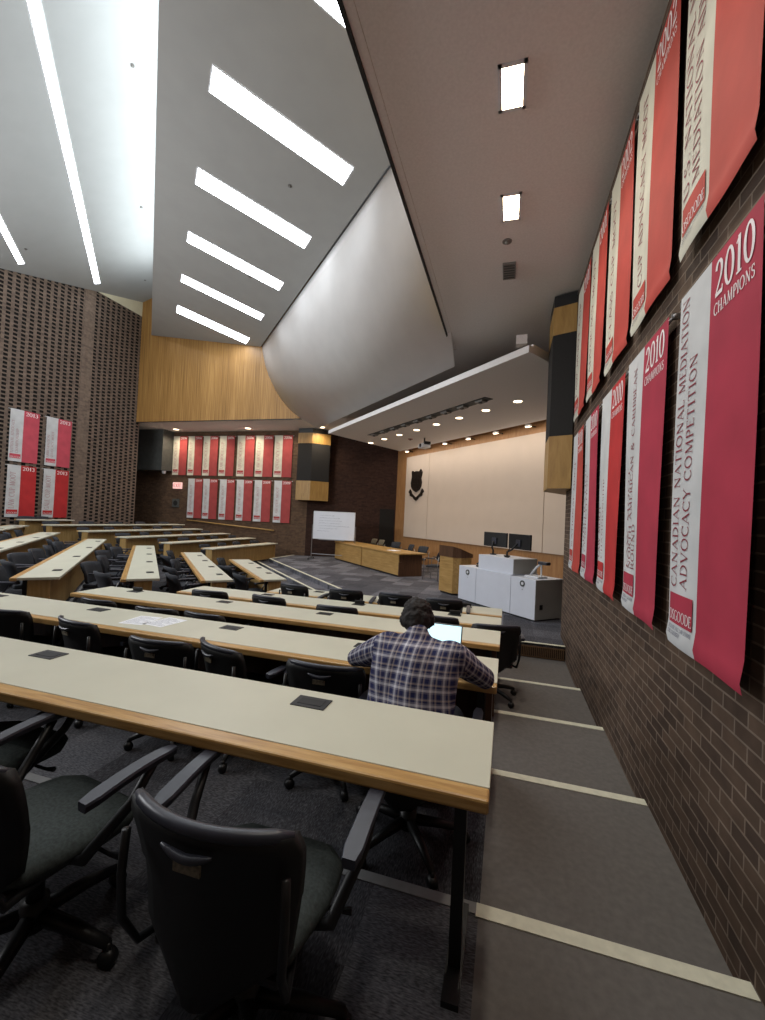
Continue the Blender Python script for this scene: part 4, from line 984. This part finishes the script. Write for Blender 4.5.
# whiteboard on wheels
r = thing('whiteboard', 'white mobile whiteboard with handwriting at the left of the stage', 'whiteboard', (-6.72, 16.1, ZS), R(3))
b = MB(); b.box(-.86, .86, -.015, .015, .86, 1.94, .004); b.obj('board_panel', 'board', r)
b = MB()
for z in (.85, 1.95): b.box(-.88, .88, -.022, .022, z-.015, z+.015)
for x in (-.87, .87): b.box(x-.015, x+.015, -.022, .022, .85, 1.95)
b.obj('frame', 'white_metal', r)
b = MB(); b.box(-.6, .5, -.08, -.02, .81, .84); b.obj('pen_tray', 'steel', r)
for s in (-1, 1):
    b = MB(); b.tube([(s*.92, 0, .06), (s*.92, 0, 1.4)], .018, 8); b.obj('upright', 'steel', r)
    b = MB(); b.tube([(s*.92, -.3, .06), (s*.92, .3, .06)], .018, 8); b.obj('foot', 'steel', r)
    for y in (-.28, .28): b = MB(); b.cyl((s*.92, y, .035), .035, .03, 12, 'x'); b.obj('caster', 'black', r)
b = MB(); b.tube([(-.92, 0, .22), (.92, 0, .22)], .014, 8); b.obj('crossbar', 'steel', r)
b = MB(); rw = random.Random(3)
for k, (x0, x1) in enumerate(((-.6, .0), (-.62, .2), (-.64, .3), (-.64, .25), (-.64, .6), (-.6, .1), (-.7, -.2))):
    x = x0; z = 1.80-k*.105
    while x < x1:
        w = rw.uniform(.03, .11); pts = [(x+w*q/5, -.017, z+rw.uniform(-.016, .016)) for q in range(6)]
        for p, q in zip(pts, pts[1:]): b.poly([(p[0], p[1], p[2]-.004), (q[0], q[1], q[2]-.004), (q[0], q[1], q[2]+.004), (p[0], p[1], p[2]+.004)])
        x += w+.03
b.obj('handwriting', 'ink_blue', r)

# ------------------------------------------------------------------ the person
def solid(parts, voxel, smooth_it=6):
    """parts: list of chains [(point, radius), ...] or ('ball', c, r, scale); fused into one continuous surface"""
    b = MB()
    for p in parts:
        if p[0] == 'ball': b.ball(p[1], p[2], 20, p[3] if len(p) > 3 else (1,1,1)); continue
        pts = []
        for (a, ra), (c, rc) in zip(p, p[1:]):
            a, c = Vector(a), Vector(c); n = max(2, int((c-a).length/.03))
            for k in range(n+1): pts.append((a.lerp(c, k/n), ra+(rc-ra)*k/n))
        for c, rr in pts: b.ball(c, rr, 12)
    me = bpy.data.meshes.new('tmp'); b.bm.to_mesh(me); b.bm.free(); o = bpy.data.objects.new('tmp', me); COL.objects.link(o)
    m = o.modifiers.new('r', 'REMESH'); m.mode = 'VOXEL'; m.voxel_size = voxel
    s = o.modifiers.new('s', 'SMOOTH'); s.iterations = smooth_it; s.factor = .5
    dg = bpy.context.evaluated_depsgraph_get(); dg.update(); out = bpy.data.meshes.new_from_object(o.evaluated_get(dg)); bpy.data.objects.remove(o)
    for p in out.polygons: p.use_smooth = True
    return out
PX = Vector((-.42, 0, 0))
P = thing('person', 'person in a blue and white plaid shirt seated at the second desk with a laptop', 'person', (-.42, 2.27, zt(1)))
def W(x, y, z): return Vector((x+.42, y-2.27, z-zt(1)))
HIP = W(-.45, 2.25, .44); CH = W(-.45, 2.42, .76); NB = W(-.47, 2.50, .895); HD = W(-.51, 2.62, .988)
SL, SR = W(-.665, 2.45, .865), W(-.245, 2.45, .865)
EL, ER = W(-.91, 2.66, .705), W(-.10, 2.66, .70)
WL, WR = W(-.60, 2.89, .682), W(-.32, 2.88, .682)
KL, KR = W(-.58, 2.66, .42), W(-.28, 2.66, .42)
AL, AR = W(-.58, 2.70, .02), W(-.28, 2.72, .02)
fwd = Vector((-.12, .86, -.50)).normalized(); up = Vector((-.12, .48, .86)); up = (up-fwd*up.dot(fwd)).normalized(); rt = fwd.cross(up)
def HP(r_, f_, u_): return HD+rt*r_+fwd*f_+up*u_
body = [[(HIP, .14), (CH, .145), (NB, .075), (HP(0, -.02, -.06), .058), (HP(0, .0, 0), .06)],
        [(SL, .062), (EL, .046), (WL, .030)], [(SR, .062), (ER, .046), (WR, .030)],
        [(HIP+Vector((-.09, 0, -.02)), .09), (KL, .07), (AL, .045)], [(HIP+Vector((.09, 0, -.02)), .09), (KR, .07), (AR, .045)],
        [(AL, .045), (AL+Vector((0, .14, -.06)), .035)], [(AR, .045), (AR+Vector((0, .14, -.06)), .035)],
        ('ball', HP(0, 0, .03), .092, (.86, 1.0, 1.0)), [(HP(0, .04, -.07), .052), (HP(0, .06, -.075), .045)],
        [(HP(0, .085, .02), .012), (HP(0, .108, -.012), .015)], [(HP(-.03, .082, .028), .016), (HP(.03, .082, .028), .016)],
        [(HP(-.022, .088, -.052), .010), (HP(.022, .088, -.052), .010)]]
for s in (-1, 1):
    body.append([(HP(s*.082, -.005, .025), .014), (HP(s*.092, -.012, .005), .012), (HP(s*.084, .0, -.02), .008)])
    Wp, Ep = (WL, EL) if s < 0 else (WR, ER)
    d = (Wp-Ep); d.z = 0; d.normalize(); side = Vector((d.y, -d.x, 0)); 
    inn = side if (side.x*s < 0) else -side
    pc = Wp+d*.055+Vector((0, 0, .002))
    body.append([(Wp, .027), (pc, .026)])
    for q, (off, ln_) in enumerate(((-.026, .078), (-.009, .088), (.009, .083), (.026, .066))):
        a = pc+d*.022-inn*off*1.0; dr = (d*.9+(-inn)*off*2.2+Vector((0, 0, .08))).normalized(); kn = a+dr*ln_*.5+Vector((0, 0, .008)); tp = kn+dr*ln_*.45+Vector((0, 0, -.022))
        body.append([(a, .0105), (kn, .0095), (tp, .0075)])
    a = Wp+d*.03+inn*.022; body.append([(a, .012), (a+inn*.026+d*.028, .0105), (a+inn*.032+d*.06, .0085)])
me = solid(body, .0075, 3); o = bpy.data.objects.new('body', me); COL.objects.link(o); o.parent = P; me.materials.append(M['skin'])
# face details
for s in (-1, 1):
    b = MB(); b.ball(HP(s*.032, .083, .02), .0125, 12); b.obj('eye', 'eye_white', P, True); b = MB(); b.ball(HP(s*.032, .0935, .018), .006, 8); b.obj('iris', 'eye_dark', P, True)
b = MB(); b.tube([HP(-.024, .094, -.05), HP(0, .101, -.049), HP(.024, .094, -.05)], [.003, .0065, .003], 8); b.obj('lips', 'lip', P, True)
# shirt
fold = Vector((0, -.02, 0))
shirt = [[(HIP+Vector((0, -.01, -.03)), .175), (HIP.lerp(CH, .5)+fold, .185), (CH+fold, .178), (NB+Vector((0, -.01, -.035)), .10)],
         [(HIP+Vector((-.13, -.01, 0)), .135), (CH+Vector((-.125, -.02, 0)), .145), (SL+Vector((.05, 0, 0)), .09)], [(HIP+Vector((.085, -.01, 0)), .135), (CH+Vector((.09, -.02, 0)), .145), (SR+Vector((-.05, 0, 0)), .09)],
         [(SL+Vector((.02, 0, 0)), .088), (SL.lerp(EL, .5), .076), (EL, .064), (WL, .042)], [(SR+Vector((-.02, 0, 0)), .088), (SR.lerp(ER, .5), .076), (ER, .064), (WR, .042)],
         [(NB+Vector((0, -.01, -.02)), .09), (NB+Vector((-.01, .012, .035)), .078)], [(SL+Vector((.02, .01, -.01)), .08), (NB+Vector((-.03, 0, -.02)), .08)], [(SR+Vector((-.02, .01, -.01)), .08), (NB+Vector((.03, 0, -.02)), .08)]]
me = solid(shirt, .012, 5)
bmv = bmesh.new(); bmv.from_mesh(me)
for v in bmv.verts:
    n = noise.noise(v.co*7)*.010+noise.noise(v.co*Vector((16, 16, 9)))*.005
    v.co += v.normal*n
uvl = bmv.loops.layers.uv.new('UVMap')
def seg(p, a, c):
    d = c-a; t = max(0, min(1, (p-a).dot(d)/d.length_squared)); return (p-(a+d*t)).length, t*d.length
for f in bmv.faces:
    cen = f.calc_center_median(); best = None
    for nm, chain in (('L', (SL, EL, WL)), ('R', (SR, ER, WR))):
        for k in (0, 1):
            dd, t = seg(cen, chain[k], chain[k+1])
            lim = .105 if k == 0 else .09
            if dd < lim and (cen.x-(SL.x-.055))*(1) < 0 if nm == 'L' else (dd < lim and cen.x > SR.x+.055):
                if best is None or dd < best[0]: best = (dd, chain[k], chain[k+1], k*.3)
    for l in f.loops:
        p = l.vert.co
        if best:
            a, c = best[1], best[2]; d = (c-a).normalized(); t = (p-a).dot(d); w = p-a-d*t; ref = Vector((0, 0, 1)); ref = (ref-d*ref.dot(d)).normalized(); sd = d.cross(ref)
            # mean angle used so a face never straddles the seam
            wc = cen-a-d*(cen-a).dot(d); base = math.atan2(wc.dot(sd), wc.dot(ref)); ang = math.atan2(w.dot(sd), w.dot(ref))
            while ang-base > PI: ang -= 2*PI
            while ang-base < -PI: ang += 2*PI
            l[uvl].uv = (ang*.075, t+best[3])
        else: l[uvl].uv = (p.x+.02*math.sin(p.z*9)+.3*(p.y if abs(p.x) > .2 else 0), p.z*1.02+p.y*.25)
bmv.to_mesh(me); bmv.free()
o = bpy.data.objects.new('plaid_shirt', me); COL.objects.link(o); o.parent = P; me.materials.append(M['plaid'])
for p in me.polygons: p.use_smooth = True
trou = [[(HIP+Vector((-.09, .0, -.03)), .105), (KL, .085), (AL+Vector((0, 0, .06)), .06)], [(HIP+Vector((.09, 0, -.03)), .105), (KR, .085), (AR+Vector((0, 0, .06)), .06)], [(HIP+Vector((-.08, -.02, -.05)), .11), (HIP+Vector((.08, -.02, -.05)), .11)]]
me = solid(trou, .014, 4); o = bpy.data.objects.new('trousers', me); COL.objects.link(o); o.parent = P; me.materials.append(M['jeans'])
for A_ in (AL, AR):
    me = solid([[(A_+Vector((0, -.03, -.065)), .05), (A_+Vector((0, .08, -.075)), .045), (A_+Vector((0, .17, -.085)), .035)]], .01, 3); o = bpy.data.objects.new('shoe', me); COL.objects.link(o); o.parent = P; me.materials.append(M['shoe'])
# curly hair
me = solid([('ball', HP(0, -.018, .05), .105, (.90, 1.0, .95)), ('ball', HP(0, -.05, .0), .085, (1, .9, 1)), ('ball', HP(-.06, -.02, .01), .05), ('ball', HP(.06, -.02, .01), .05), ('ball', HP(0, .05, .085), .055), [(HP(0, -.075, -.04), .05), (HP(0, -.065, -.075), .04)]], .009, 2)
bmv = bmesh.new(); bmv.from_mesh(me)
for v in bmv.verts:
    n = noise.noise(v.co*30)*.010+noise.noise(v.co*90+Vector((3, 1, 2)))*.009; v.co += v.normal*n
bmv.to_mesh(me); bmv.free(); o = bpy.data.objects.new('curly_hair', me); COL.objects.link(o); o.parent = P; me.materials.append(M['hair'])

# ------------------------------------------------------------------ world, camera
w = bpy.data.worlds.new('world'); SC.world = w; w.use_nodes = True
w.node_tree.nodes['Background'].inputs[0].default_value = (.8, .86, 1, 1); w.node_tree.nodes['Background'].inputs[1].default_value = .15
SC.view_settings.view_transform = 'Standard'; SC.view_settings.look = 'None'; SC.view_settings.exposure = .72
SC.cycles.max_bounces = 10; SC.cycles.diffuse_bounces = 6
roll, pitch, yaw, F = -.047, .0166, .2843, 428.7
cam = bpy.data.cameras.new('camera'); co = bpy.data.objects.new('camera', cam); COL.objects.link(co)
Ry = Matrix.Rotation(roll, 3, 'Y'); Rx = Matrix.Rotation(pitch, 3, 'X'); Rz = Matrix.Rotation(yaw, 3, 'Z')
Q = Rz @ Rx @ Ry
cx, cf, cu = Q.col[0], Q.col[1], Q.col[2]
co.matrix_world = Matrix.Translation((0, 0, 1.629)) @ Matrix((cx, cu, -cf)).transposed().to_4x4()
cam.sensor_fit = 'HORIZONTAL'; cam.sensor_width = 36; cam.lens = 36*F/765; cam.clip_start = .02; cam.clip_end = 200
SC.camera = co
